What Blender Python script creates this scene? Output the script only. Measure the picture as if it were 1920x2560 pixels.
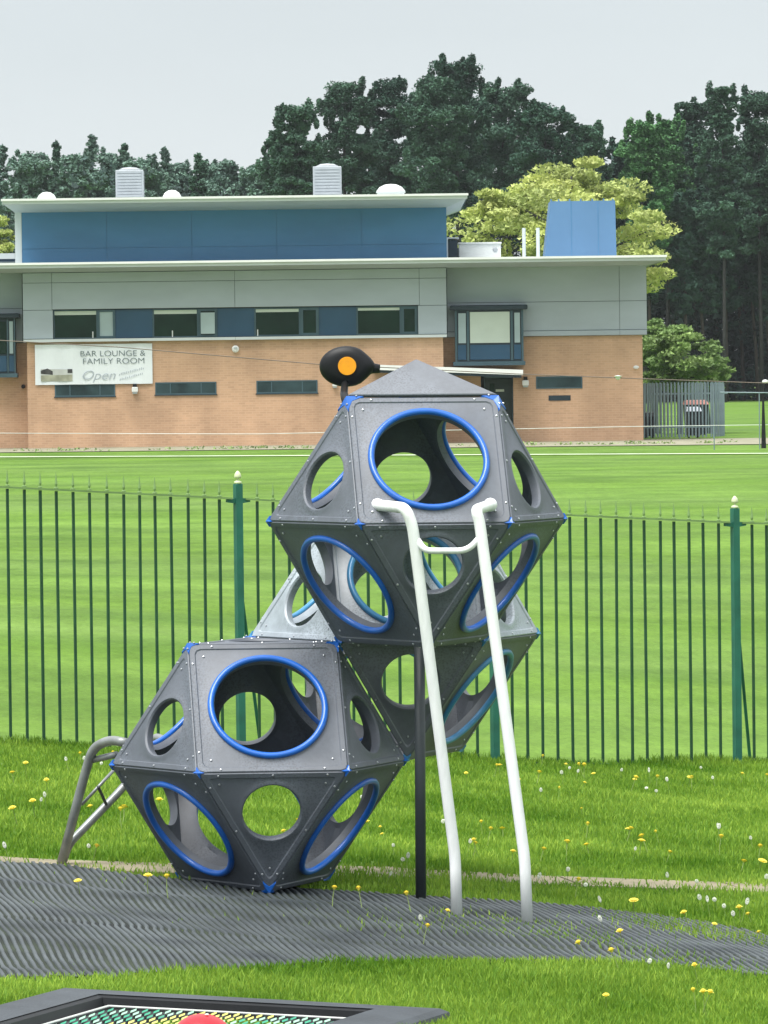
import bpy, math, random
import numpy as np
from mathutils import Vector, Matrix
random.seed(7); rng = np.random.default_rng(7)
S = bpy.context.scene
for o in list(bpy.data.objects): bpy.data.objects.remove(o)
COL = S.collection
# ------------------------------------------------------------------ camera
F = 14000.0; CZ = 2.6083; PITCH = 0.0265; ROLL = -0.0125
cd = bpy.data.cameras.new('camera'); cam = bpy.data.objects.new('camera', cd); COL.objects.link(cam)
cd.sensor_fit = 'HORIZONTAL'; cd.sensor_width = 36; cd.lens = F/1920*36; cd.clip_start = 1; cd.clip_end = 4000
cam.matrix_world = Matrix.Translation((0, 0, CZ)) @ Matrix.Rotation(math.pi/2-PITCH, 4, 'X') @ Matrix.Rotation(ROLL, 4, 'Z')
S.camera = cam
# ------------------------------------------------------------------ sky, sun, exposure
W = bpy.data.worlds.new('World'); S.world = W; W.use_nodes = True
nt = W.node_tree; N = nt.nodes; Lk = nt.links; N.clear()
wo = N.new('ShaderNodeOutputWorld'); bg = N.new('ShaderNodeBackground')
sky = N.new('ShaderNodeTexSky'); sky.sky_type = 'NISHITA'; sky.sun_disc = False
SUN_EL, SUN_AZ = math.radians(66), math.radians(232)   # azimuth measured from +X towards +Y
sky.sun_elevation = SUN_EL; sky.sun_rotation = math.pi/2 - SUN_AZ
hs = N.new('ShaderNodeHueSaturation'); hs.inputs['Saturation'].default_value = 0.25
Lk.new(sky.outputs[0], hs.inputs['Color'])
tc = N.new('ShaderNodeTexCoord'); sx = N.new('ShaderNodeSeparateXYZ'); Lk.new(tc.outputs['Generated'], sx.inputs[0])
rp = N.new('ShaderNodeValToRGB'); Lk.new(sx.outputs['Z'], rp.inputs[0])   # an overcast deck, brighter overhead
e = rp.color_ramp.elements
e[0].position = 0.0; e[0].color = (6.3, 6.7, 6.8, 1); e[1].position = 1.0; e[1].color = (14.8, 15.2, 15.4, 1)
k = e.new(0.06); k.color = (5.5, 6.05, 6.3, 1)
nz = N.new('ShaderNodeTexNoise'); nz.inputs['Scale'].default_value = 5; nz.inputs['Detail'].default_value = 4
mp = N.new('ShaderNodeMapping'); mp.inputs['Scale'].default_value = (1, 1, 3.5)
Lk.new(tc.outputs['Generated'], mp.inputs[0]); Lk.new(mp.outputs[0], nz.inputs['Vector'])
mr = N.new('ShaderNodeMapRange'); mr.inputs['To Min'].default_value = 0.90; mr.inputs['To Max'].default_value = 1.10
Lk.new(nz.outputs['Fac'], mr.inputs['Value'])
vm = N.new('ShaderNodeVectorMath'); vm.operation = 'SCALE'; Lk.new(rp.outputs[0], vm.inputs[0]); Lk.new(mr.outputs[0], vm.inputs['Scale'])
mx = N.new('ShaderNodeMixRGB'); mx.inputs[0].default_value = 0.88
Lk.new(hs.outputs[0], mx.inputs[1]); Lk.new(vm.outputs[0], mx.inputs[2])
Lk.new(mx.outputs[0], bg.inputs['Color']); bg.inputs['Strength'].default_value = 0.085; Lk.new(bg.outputs[0], wo.inputs[0])
sd = bpy.data.lights.new('sun', 'SUN'); sd.energy = 3.3; sd.angle = math.radians(38); sd.color = (1, 0.97, 0.92)
sun = bpy.data.objects.new('sun', sd); COL.objects.link(sun)
dv = Vector((math.cos(SUN_EL)*math.cos(SUN_AZ), math.cos(SUN_EL)*math.sin(SUN_AZ), math.sin(SUN_EL)))
sun.rotation_euler = dv.to_track_quat('Z', 'Y').to_euler()
S.view_settings.view_transform = 'Standard'; S.view_settings.look = 'None'
S.view_settings.exposure = 0.62; S.view_settings.gamma = 1; S.view_settings.use_curve_mapping = False
S.render.engine = 'CYCLES'
# ------------------------------------------------------------------ helpers
cr, sr = math.cos(ROLL), math.sin(ROLL); cp, sp = math.cos(PITCH), math.sin(PITCH)
def at(px, py, Y):
    "world point at distance Y seen at photo pixel px, py"
    dx, dy = px-960, py-1280
    X = dx*cr+dy*sr; Yd = -dx*sr+dy*cr
    a, u = X/F, -Yd/F
    wy = cp+u*sp; wz = -sp+u*cp
    return np.array([a*Y/wy, Y, CZ+wz*Y/wy])
def smooth(a, b, x):
    t = np.clip((x-a)/(b-a), 0, 1); return t*t*(3-2*t)
def zg(x, y):
    "height of the ground"
    x = np.asarray(x, float); y = np.asarray(y, float)
    xs = 7*np.tanh((x+0.648)/7)
    w = 1-smooth(41, 95, y)
    return -0.078*xs*w + 0.022*smooth(41, 95, y) + 0.012*np.sin(x*2.1+y*0.7)*w + 0.01*np.sin(y*1.3+x*0.5)*w
def gp(px, py, y0=28.0):
    "ground point seen at photo pixel"
    lo, hi = 15.0, 600.0
    for _ in range(60):
        m = (lo+hi)/2; p = at(px, py, m)
        if p[2] > zg(p[0], p[1]): lo = m
        else: hi = m
    p = at(px, py, lo); p[2] = float(zg(p[0], p[1])); return p
def mesh(name, v, f, smooth_=False, rnd=None):
    m = bpy.data.meshes.new(name); v = np.asarray(v, np.float32)
    if isinstance(f, np.ndarray):
        n, k = f.shape
        m.vertices.add(len(v)); m.vertices.foreach_set('co', v.ravel())
        m.loops.add(n*k); m.loops.foreach_set('vertex_index', f.astype(np.int32).ravel())
        m.polygons.add(n); m.polygons.foreach_set('loop_start', np.arange(0, n*k, k, dtype=np.int32))
        m.update(calc_edges=True)
    else:
        m.from_pydata([tuple(map(float, p)) for p in v], [], f); m.update()
    if smooth_: m.polygons.foreach_set('use_smooth', [True]*len(m.polygons))
    if rnd is not None:
        a = m.attributes.new('rnd', 'FLOAT', 'FACE'); a.data.foreach_set('value', np.asarray(rnd, np.float32))
    return m
def add(name, me, mt=None, parent=None, loc=None):
    if mt is not None and len(me.materials) == 0: me.materials.append(mt)
    o = bpy.data.objects.new(name, me); COL.objects.link(o)
    if parent is not None: o.parent = parent
    if loc is not None: o.location = tuple(map(float, loc))
    return o
def tag(o, label=None, cat=None, group=None, kind=None):
    if label: o['label'] = label
    if cat: o['category'] = cat
    if group: o['group'] = group
    if kind: o['kind'] = kind
    return o
def thing(name, loc, label, cat, group=None):
    o = bpy.data.objects.new(name, None); COL.objects.link(o); o.location = tuple(map(float, loc)); o.empty_display_size = .2
    return tag(o, label, cat, group)
def copy_tree(o, parent=None):
    c = o.copy(); COL.objects.link(c); c.parent = parent
    for ch in list(o.children): copy_tree(ch, c)
    return c
class G:
    "geometry collector"
    def __init__(s): s.v = []; s.f = []
    def put(s, v, f):
        b = len(s.v); s.v += [tuple(map(float, p)) for p in v]; s.f += [tuple(b+i for i in q) for q in f]; return s
    def box(s, x0, x1, y0, y1, z0, z1, bev=0.0):
        if bev <= 0:
            v = [(x0,y0,z0),(x1,y0,z0),(x1,y1,z0),(x0,y1,z0),(x0,y0,z1),(x1,y0,z1),(x1,y1,z1),(x0,y1,z1)]
            return s.put(v, [(0,3,2,1),(4,5,6,7),(0,1,5,4),(1,2,6,5),(2,3,7,6),(3,0,4,7)])
        b = bev; vs = []
        for z, i in ((z0,b),(z0+b,0),(z1-b,0),(z1,b)):
            vs += [(x0+i+ (0 if i else 0),y0+i,z),(x1-i,y0+i,z),(x1-i,y1-i,z),(x0+i,y1-i,z)]
        f = [(3,2,1,0),(12,13,14,15)]
        for l in range(3):
            for i in range(4): j = (i+1)%4; f.append((l*4+i,l*4+j,l*4+4+j,l*4+4+i))
        return s.put(vs, f)
    def tube(s, pts, r, n=10, cap=True):
        P = [np.array(p, float) for p in pts]; R_ = r if hasattr(r, '__len__') else [r]*len(P)
        T = [(P[min(i+1,len(P)-1)]-P[max(i-1,0)]) for i in range(len(P))]; T = [t/np.linalg.norm(t) for t in T]
        a = np.array([0,0,1.]) if abs(T[0][2]) < .9 else np.array([1.,0,0])
        u = np.cross(T[0], a); u /= np.linalg.norm(u); vs = []
        for i, p in enumerate(P):
            u = u-T[i]*np.dot(u,T[i]); u /= np.linalg.norm(u); w = np.cross(T[i], u)
            for k in range(n):
                c = 2*math.pi*k/n; vs.append(p+R_[i]*(u*math.cos(c)+w*math.sin(c)))
        f = []
        for i in range(len(P)-1):
            for k in range(n): j = (k+1)%n; f.append((i*n+k, i*n+j, (i+1)*n+j, (i+1)*n+k))
        if cap: f.append(tuple(range(n))[::-1]); f.append(tuple(range((len(P)-1)*n, len(P)*n)))
        return s.put(vs, f)
    def lathe(s, c, prof, n=16, axis='z', sx_=1, sy_=1):
        vs = []
        for r, h in prof:
            for k in range(n):
                a = 2*math.pi*k/n; x, y = r*math.cos(a)*sx_, r*math.sin(a)*sy_
                vs.append((c[0]+x, c[1]+y, c[2]+h) if axis == 'z' else (c[0]+x, c[1]+h, c[2]+y))
        f = []
        for i in range(len(prof)-1):
            for k in range(n): j = (k+1)%n; f.append((i*n+k,i*n+j,(i+1)*n+j,(i+1)*n+k) if axis == 'z' else (i*n+j,i*n+k,(i+1)*n+k,(i+1)*n+j))
        m = len(prof)-1
        f.append(tuple(range(n))[::-1] if axis == 'z' else tuple(range(n))); f.append(tuple(range(m*n,m*n+n)) if axis == 'z' else tuple(range(m*n,m*n+n))[::-1])
        return s.put(vs, f)
    def mesh(s, name, sm=False):
        m = mesh(name, s.v, s.f, sm); return m
    def add(s, name, mt, parent=None, loc=None, sm=False):
        return add(name, s.mesh(name, sm), mt, parent, loc)
def arc_path(pts, rad, n=5):
    "poly line with rounded corners"
    P = [np.array(p, float) for p in pts]; out = [P[0]]
    for i in range(1, len(P)-1):
        a, b, c = P[i-1], P[i], P[i+1]; d1 = (a-b); d2 = (c-b); l1 = np.linalg.norm(d1); l2 = np.linalg.norm(d2)
        r = min(rad, l1*.48, l2*.48); p = b+d1/l1*r; q = b+d2/l2*r
        for k in range(n+1):
            t = k/n; out.append((1-t)**2*p+2*t*(1-t)*b+t*t*q)
    out.append(P[-1]); return out
# ------------------------------------------------------------------ materials
def mat(name, col, rough=.6, var=.12, scale=3., bump=0., bscale=60., metal=0., spec=.4, rndvar=0., hue=None, detail=5, stretch=None, trans=0., coat=0.):
    m = bpy.data.materials.new(name); m.use_nodes = True; t = m.node_tree; B = t.nodes['Principled BSDF']
    B.inputs['Roughness'].default_value = rough; B.inputs['Metallic'].default_value = metal; B.inputs['Specular IOR Level'].default_value = spec
    if coat: B.inputs['Coat Weight'].default_value = coat
    c = t.nodes.new('ShaderNodeTexCoord'); src = c.outputs['Object']
    if stretch:
        mp_ = t.nodes.new('ShaderNodeMapping'); mp_.inputs['Scale'].default_value = stretch; t.links.new(src, mp_.inputs[0]); src = mp_.outputs[0]
    n = t.nodes.new('ShaderNodeTexNoise'); n.inputs['Scale'].default_value = scale; n.inputs['Detail'].default_value = detail; t.links.new(src, n.inputs['Vector'])
    r = t.nodes.new('ShaderNodeValToRGB'); t.links.new(n.outputs['Fac'], r.inputs[0])
    c2 = hue if hue else tuple(x*(1+var) for x in col); c1 = tuple(x*(1-var) for x in col)
    r.color_ramp.elements[0].position = .32; r.color_ramp.elements[1].position = .68
    r.color_ramp.elements[0].color = (*c1, 1); r.color_ramp.elements[1].color = (*c2, 1)
    out = r.outputs[0]
    if rndvar:
        a = t.nodes.new('ShaderNodeAttribute'); a.attribute_name = 'rnd'
        h = t.nodes.new('ShaderNodeHueSaturation'); q = t.nodes.new('ShaderNodeMapRange')
        q.inputs['To Min'].default_value = 1-rndvar; q.inputs['To Max'].default_value = 1+rndvar
        t.links.new(a.outputs['Fac'], q.inputs['Value']); t.links.new(q.outputs[0], h.inputs['Value']); t.links.new(out, h.inputs['Color'])
        q2 = t.nodes.new('ShaderNodeMapRange'); q2.inputs['To Min'].default_value = .515; q2.inputs['To Max'].default_value = .485
        t.links.new(a.outputs['Fac'], q2.inputs['Value']); t.links.new(q2.outputs[0], h.inputs['Hue']); out = h.outputs[0]
    t.links.new(out, B.inputs['Base Color'])
    if bump:
        n2 = t.nodes.new('ShaderNodeTexNoise'); n2.inputs['Scale'].default_value = bscale; n2.inputs['Detail'].default_value = 3; t.links.new(c.outputs['Object'], n2.inputs['Vector'])
        b = t.nodes.new('ShaderNodeBump'); b.inputs['Strength'].default_value = bump; b.inputs['Distance'].default_value = .02
        t.links.new(n2.outputs['Fac'], b.inputs['Height']); t.links.new(b.outputs[0], B.inputs['Normal'])
    if trans:
        tr = t.nodes.new('ShaderNodeBsdfTranslucent'); t.links.new(out, tr.inputs[0]); ms = t.nodes.new('ShaderNodeMixShader'); ms.inputs[0].default_value = trans
        t.links.new(B.outputs[0], ms.inputs[1]); t.links.new(tr.outputs[0], ms.inputs[2]); t.links.new(ms.outputs[0], t.nodes['Material Output'].inputs[0])
    return m
def perf_mat(name, col, rough=.5):
    "moulded plastic sheet with a fine stippled anti-slip pattern in patches and pale scuffs"
    m = mat(name, col, rough, .10, 5., spec=.5); m.node_tree.nodes['Principled BSDF'].inputs['IOR'].default_value = 1.8; t = m.node_tree; B = t.nodes['Principled BSDF']
    c = t.nodes.new('ShaderNodeTexCoord'); v = t.nodes.new('ShaderNodeTexVoronoi'); v.inputs['Scale'].default_value = 85
    t.links.new(c.outputs['Object'], v.inputs['Vector'])
    n = t.nodes.new('ShaderNodeTexNoise'); n.inputs['Scale'].default_value = 2.2; t.links.new(c.outputs['Object'], n.inputs['Vector'])
    r = t.nodes.new('ShaderNodeValToRGB'); r.color_ramp.elements[0].position = .47; r.color_ramp.elements[1].position = .55; t.links.new(n.outputs['Fac'], r.inputs[0])
    mu = t.nodes.new('ShaderNodeMath'); mu.operation = 'MULTIPLY'; t.links.new(v.outputs['Distance'], mu.inputs[0]); t.links.new(r.outputs[0], mu.inputs[1])
    b = t.nodes.new('ShaderNodeBump'); b.inputs['Strength'].default_value = .35; b.inputs['Distance'].default_value = .002
    t.links.new(mu.outputs[0], b.inputs['Height']); t.links.new(b.outputs[0], B.inputs['Normal'])
    # darker stipple pits and light scratches in the colour
    s = t.nodes.new('ShaderNodeTexNoise'); s.inputs['Scale'].default_value = 26; s.inputs['Detail'].default_value = 8; s.inputs['Roughness'].default_value = .75; t.links.new(c.outputs['Object'], s.inputs['Vector'])
    q = t.nodes.new('ShaderNodeMapRange'); q.inputs['From Min'].default_value = .3; q.inputs['From Max'].default_value = .7; q.inputs['To Min'].default_value = .85; q.inputs['To Max'].default_value = 1.15; t.links.new(s.outputs['Fac'], q.inputs['Value'])
    h = t.nodes.new('ShaderNodeHueSaturation'); old = B.inputs['Base Color'].links[0].from_socket
    v3 = t.nodes.new('ShaderNodeTexVoronoi'); v3.inputs['Scale'].default_value = 90; t.links.new(c.outputs['Object'], v3.inputs['Vector'])
    q3 = t.nodes.new('ShaderNodeMapRange'); q3.inputs['From Min'].default_value = .15; q3.inputs['From Max'].default_value = .6; q3.inputs['To Min'].default_value = .72; q3.inputs['To Max'].default_value = 1.2; t.links.new(v3.outputs['Distance'], q3.inputs['Value'])
    m3 = t.nodes.new('ShaderNodeMix'); m3.data_type = 'FLOAT'; t.links.new(r.outputs[0], m3.inputs[0]); m3.inputs[2].default_value = 1.0; t.links.new(q3.outputs[0], m3.inputs[3])
    mu3 = t.nodes.new('ShaderNodeMath'); mu3.operation = 'MULTIPLY'; t.links.new(q.outputs[0], mu3.inputs[0]); t.links.new(m3.outputs[0], mu3.inputs[1])
    t.links.new(old, h.inputs['Color']); t.links.new(mu3.outputs[0], h.inputs['Value']); t.links.new(h.outputs[0], B.inputs['Base Color'])
    return m
def brick_mat():
    m = mat('brick_masonry', (.54,.345,.225), .85, .1, .6, spec=.2); t = m.node_tree; B = t.nodes['Principled BSDF']
    c = t.nodes.new('ShaderNodeTexCoord'); sxx = t.nodes.new('ShaderNodeSeparateXYZ'); cx = t.nodes.new('ShaderNodeCombineXYZ')
    t.links.new(c.outputs['Object'], sxx.inputs[0]); ad = t.nodes.new('ShaderNodeMath'); ad.operation = 'ADD'
    t.links.new(sxx.outputs['X'], ad.inputs[0]); t.links.new(sxx.outputs['Y'], ad.inputs[1]); t.links.new(ad.outputs[0], cx.inputs['X']); t.links.new(sxx.outputs['Z'], cx.inputs['Y'])
    b = t.nodes.new('ShaderNodeTexBrick'); t.links.new(cx.outputs[0], b.inputs['Vector'])
    b.inputs['Scale'].default_value = 1; b.inputs['Brick Width'].default_value = .225; b.inputs['Row Height'].default_value = .075; b.inputs['Mortar Size'].default_value = .01
    b.inputs['Color1'].default_value = (.92,.91,.90,1); b.inputs['Color2'].default_value = (1.06,1.05,1.04,1); b.inputs['Mortar'].default_value = (1.06,1.12,1.16,1)
    mm = t.nodes.new('ShaderNodeMixRGB'); mm.blend_type = 'MULTIPLY'; mm.inputs[0].default_value = 1
    old = B.inputs['Base Color'].links[0].from_socket; t.links.new(old, mm.inputs[1]); t.links.new(b.outputs['Color'], mm.inputs[2])
    # rising damp / splash staining near the foot, streaky
    n = t.nodes.new('ShaderNodeTexNoise'); n.inputs['Scale'].default_value = 1.3; n.inputs['Detail'].default_value = 8
    mpp = t.nodes.new('ShaderNodeMapping'); mpp.inputs['Scale'].default_value = (1,1,.35); t.links.new(c.outputs['Object'], mpp.inputs[0]); t.links.new(mpp.outputs[0], n.inputs['Vector'])
    q = t.nodes.new('ShaderNodeMapRange'); q.inputs['From Min'].default_value = .35; q.inputs['From Max'].default_value = .7; q.inputs['To Min'].default_value = 1.06; q.inputs['To Max'].default_value = .88; t.links.new(n.outputs['Fac'], q.inputs['Value'])
    h = t.nodes.new('ShaderNodeHueSaturation'); t.links.new(mm.outputs[0], h.inputs['Color']); t.links.new(q.outputs[0], h.inputs['Value']); t.links.new(h.outputs[0], B.inputs['Base Color'])
    return m
def glass_mat(name, col, rough=.08):
    m = mat(name, col, rough, .3, .8, spec=.18); return m  # green tint and blotches are reflections painted into the base colour
M = dict(
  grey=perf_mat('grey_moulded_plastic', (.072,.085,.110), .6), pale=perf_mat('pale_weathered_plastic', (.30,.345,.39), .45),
  cap=perf_mat('cap_and_shaded_panel_grey', (.092,.104,.126), .55), blue=mat('blue_plastic', (.006,.105,.46), .3, .15, 8, spec=.5, coat=.2),
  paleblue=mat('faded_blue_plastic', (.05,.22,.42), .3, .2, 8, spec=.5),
  bolt=mat('steel_bolt', (.55,.57,.6), .3, .1, 8, metal=.9), white_pipe=mat('white_powder_coat', (.80,.82,.83), .35, .06, 9, spec=.5, stretch=(6,6,1.2)),
  black_pipe=mat('charcoal_post_paint', (.035,.045,.05), .45, .15, 8), galv=mat('galvanised_pipe', (.25,.265,.27), .38, .22, 12, metal=.35),
  black=mat('black_plastic', (.010,.011,.013), .45, .2, 6, spec=.25), orange=mat('amber_disc', (.85,.34,.012), .4, .08, 20),
  fence_post=mat('teal_green_paint', (.018,.125,.09), .45, .22, 6), fence_bar=mat('dark_green_paint', (.012,.062,.026), .5, .3, 4),
  fence_pale=mat('worn_pale_green_paint', (.17,.27,.10), .55, .15, 9), finial=mat('cream_finial_paint', (.55,.60,.38), .4, .1, 12),
  brick=brick_mat(), clad=mat('grey_metal_cladding', (.385,.44,.495), .5, .05, .7, spec=.35, stretch=(1,1,2.5)), clad_gap=mat('cladding_backing', (.12,.15,.155), .7),
  blue_clad=mat('blue_metal_cladding', (.062,.185,.345), .45, .08, .5, stretch=(1,1,2.5)), roof=mat('pale_green_grey_roof_trim', (.55,.60,.615), .45, .05, .8), soffit=mat('roof_soffit', (.34,.40,.40), .6, .06, .9),
  frame=mat('window_frame_blue_grey', (.055,.105,.13), .45, .1, 2), darkframe=mat('dark_blue_frame', (.018,.035,.05), .45), glass=glass_mat('glass_painted_green_reflection', (.007,.030,.016)),
  slit=mat('slit_window_glass', (.03,.055,.062), .15, .5, 1.2, spec=.2), bluepanel=mat('dark_blue_panel', (.024,.075,.14), .35, .08, 1), blind=mat('white_roller_blind', (.55,.62,.55), .7, .04, 2), paleglass=mat('pale_frosted_pane', (.36,.45,.47), .3, .06, 2),
  white=mat('white_trim', (.72,.74,.73), .5, .05, 1.5), vent=mat('louvre_aluminium', (.38,.41,.44), .45, .08, 3, metal=.2), dome=mat('rooflight_plastic', (.68,.72,.70), .3, .05, 3),
  banner=mat('banner_vinyl', (.74,.79,.82), .5, .05, 1.2), ink=mat('banner_grey_ink', (.13,.17,.19), .6), faint=mat('banner_faint_ink', (.40,.45,.50), .6), photo_dark=mat('banner_photo_dark', (.05,.05,.05), .6, .6, 6), photo_pale=mat('banner_photo_pale', (.33,.34,.26), .6, .25, 4), photo_sky=mat('banner_photo_sky', (.5,.52,.5), .6),
  tank=mat('blue_tank_cladding', (.085,.185,.33), .5, .06, .8), door=mat('dark_green_door', (.012,.03,.03), .4), 
  palis=mat('galvanised_palisade', (.17,.235,.26), .5, .12, 3), bin=mat('black_wheelie_bin', (.012,.015,.02), .45), binred=mat('red_brown_bin_lid', (.38,.16,.13), .5), binpale=mat('pale_bin_lid', (.5,.55,.62), .5),
  bark=mat('pine_bark', (.05,.04,.035), .9, .3, 3), bark_dark=mat('dark_bark', (.03,.03,.03), .9, .3, 3),
  pine=mat('pine_needles', (.058,.115,.078), .8, .35, .55, spec=.1, rndvar=.28), pine2=mat('dark_fir_needles', (.044,.092,.066), .8, .35, .5, spec=.1, rndvar=.28),
  greenleaf=mat('fresh_green_leaves', (.075,.18,.07), .7, .35, .5, spec=.1, rndvar=.25), woodleaf=mat('hazed_wood_leaves', (.14,.225,.18), .8, .3, .4, spec=.1, rndvar=.22),  # wood leaves paled, distance haze put into their colour
  lime=mat('lime_yellow_leaves', (.44,.50,.17), .6, .3, 1.1, spec=.25, rndvar=.35, trans=.3), shrubleaf=mat('shrub_leaves', (.20,.30,.10), .6, .35, 1.4, spec=.25, rndvar=.4, trans=.2),
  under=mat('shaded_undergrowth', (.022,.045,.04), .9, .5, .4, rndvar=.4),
  rubber=mat('black_rubber', (.045,.053,.062), .6, .25, 3, bump=.2), rib=mat('rubber_mat_rib', (.036,.047,.056), .5, .35, 2.2, bump=.4, bscale=90, spec=.45, hue=(.078,.093,.10)),
  base=mat('mat_gap_dirt', (.012,.017,.018), .9, .4, 3, hue=(.028,.04,.022)),
  concrete=mat('worn_concrete', (.235,.205,.14), .9, .2, 3.5, bump=.3, bscale=40), gravel=mat('gravel', (.25,.24,.17), .95, .25, 2, bump=.4, bscale=20),
  line=mat('white_line_paint', (.62,.66,.56), .8, .2, 2), rope=mat('white_rope', (.6,.62,.6), .6),
  tgreen=mat('trampoline_green', (.02,.30,.17), .45, .2, 8), tyellow=mat('trampoline_yellow', (.62,.60,.12), .45, .15, 8), tpale=mat('trampoline_pale_green', (.32,.60,.42), .45, .15, 8),
  cable=mat('dark_cable', (.14,.11,.09), .6), 
  red=mat('red_ball', (.75,.006,.02), .3, .05, 6, spec=.5), petal=mat('dandelion_yellow', (.80,.66,.08), .6, .12, 60), clock=mat('dandelion_seed_white', (.8,.82,.75), .9, .1, 60), stem=mat('dandelion_stem', (.22,.30,.09), .6),
)
def grass_ground():
    m = mat('turf', (.094,.185,.026), .95, .2, .35, spec=.1, hue=(.126,.222,.036)); t = m.node_tree; B = t.nodes['Principled BSDF']
    c = t.nodes.new('ShaderNodeTexCoord')
    def noise(sc, stretch, lo, hi, prev, sat=False):
        mp_ = t.nodes.new('ShaderNodeMapping'); mp_.inputs['Scale'].default_value = stretch; t.links.new(c.outputs['Object'], mp_.inputs[0])
        n = t.nodes.new('ShaderNodeTexNoise'); n.inputs['Scale'].default_value = sc; n.inputs['Detail'].default_value = 7; n.inputs['Roughness'].default_value = .65; t.links.new(mp_.outputs[0], n.inputs['Vector'])
        q = t.nodes.new('ShaderNodeMapRange'); q.inputs['From Min'].default_value = .3; q.inputs['From Max'].default_value = .7; q.inputs['To Min'].default_value = lo; q.inputs['To Max'].default_value = hi; t.links.new(n.outputs['Fac'], q.inputs['Value'])
        h = t.nodes.new('ShaderNodeHueSaturation'); t.links.new(prev, h.inputs['Color']); t.links.new(q.outputs[0], h.inputs['Saturation' if sat else 'Value']); return h.outputs[0]
    out = B.inputs['Base Color'].links[0].from_socket
    out = noise(.09, (1,.8,1), .82, 1.16, out); out = noise(1.2, (1,.25,1), .94, 1.06, out); out = noise(6, (1,.3,1), .84, 1.16, out); out = noise(30, (1,.3,1), .82, 1.18, out)
    out = noise(.05, (.3,1.6,1), .92, 1.06, out, True)
    t.links.new(out, B.inputs['Base Color']); return m
M['turf'] = grass_ground()
M['blade'] = mat('grass_blade', (.130,.290,.020), .55, .25, .8, spec=.15, hue=(.285,.44,.062), rndvar=.22, trans=.32)
M['blade_far'] = mat('mown_grass_blade', (.145,.265,.036), .6, .12, .5, spec=.15, hue=(.19,.31,.055), rndvar=.10, trans=.3)
# ------------------------------------------------------------------ ground
xs = np.unique(np.concatenate([np.arange(-8,8.01,.2), np.arange(-30,30.1,2), np.linspace(-900,900,61)]))
ys = np.unique(np.concatenate([np.arange(16,60,.3), np.arange(60,110,2), np.arange(110,420,10), np.linspace(420,2500,20), np.array([-60,-20,5,12])]))
XX, YY = np.meshgrid(xs, ys); ZZ = zg(XX, YY); nx, ny = len(xs), len(ys)
idx = np.arange(nx*ny).reshape(ny, nx)
fq = np.stack([idx[:-1,:-1], idx[:-1,1:], idx[1:,1:], idx[1:,:-1]], -1).reshape(-1,4)
tag(add('ground', mesh('ground', np.stack([XX,YY,ZZ],-1).reshape(-1,3), fq, True), M['turf']), kind='structure')
# gravel strip along the foot of the building, and the white boundary line
def strip(name, pts0, pts1, mt, dz, n=40, kind='structure'):
    v = []; 
    for i in range(n+1):
        t = i/n
        for a, b in (pts0, pts1):
            x, y = a[0]+(b[0]-a[0])*t, a[1]+(b[1]-a[1])*t; v.append((x, y, float(zg(x,y))+dz))
    f = [(2*i, 2*i+2, 2*i+3, 2*i+1) for i in range(n)]
    return tag(add(name, mesh(name, v, f), mt), kind=kind)
strip('gravel_path', ((-30,173.0),(30,167)), ((-30,182),(30,182)), M['gravel'], .02)
strip('boundary_line', ((-32,171.5),(34,140)), ((-32,172.3),(34,140.8)), M['line'], .03)
# ------------------------------------------------------------------ the mat
def curve(pts):
    P = np.array([gp(*p) for p in pts]); o = np.argsort(P[:,0]); return P[o,0], P[o,1]
mbx, mby = curve([(-700,2130),(-200,2150),(0,2160),(150,2166),(300,2188),(500,2208),(700,2222),(850,2232),(1060,2245),(1200,2255),(1400,2268),(1600,2287),(1750,2308),(1850,2328),(1950,2352),(2100,2400),(2180,2425)])
mfx, mfy = curve([(-700,2470),(-200,2458),(0,2450),(300,2445),(600,2428),(800,2412),(1100,2402),(1500,2408),(1700,2420),(1920,2445),(2050,2450),(2180,2445)])
mfy = mfy-.12
X0, X1 = max(mbx[0], mfx[0]), min(mbx[-1], mfx[-1])
ybk = lambda x: np.interp(x, mbx, mby)
yfr = lambda x: np.interp(x, mfx, mfy)
def in_mat(x, y, grow=0.): return (x > X0) & (x < X1) & (y > yfr(x)-grow) & (y < ybk(x)+grow)
cols = np.linspace(X0, X1, 90); v = []; nr = 24
for x in cols:
    for k in range(nr+1):
        y = yfr(x)+(ybk(x)-yfr(x))*k/nr; v.append((x, y, float(zg(x,y))+.012))
f = [(i*(nr+1)+k, (i+1)*(nr+1)+k, (i+1)*(nr+1)+k+1, i*(nr+1)+k+1) for i in range(89) for k in range(nr)]
rm = thing('rubber_safety_mat', (0,26.5,0), 'long dark grey ribbed rubber safety mat lying on the grass under the climbing frame', 'safety mat')
rm['kind'] = 'structure'
add('mat_base', mesh('mat_base', np.array(v)-[0,26.5,0], f, True), M['base'], rm)
rv, rf = [], []
def wob(x, y): return .020*math.sin(1.9*y+.9*x)+.0035*math.sin(5.3*y+2*x)+.0012*math.sin(13*y+3*x)
pitch_, x = .0365, X0-1.2
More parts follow.
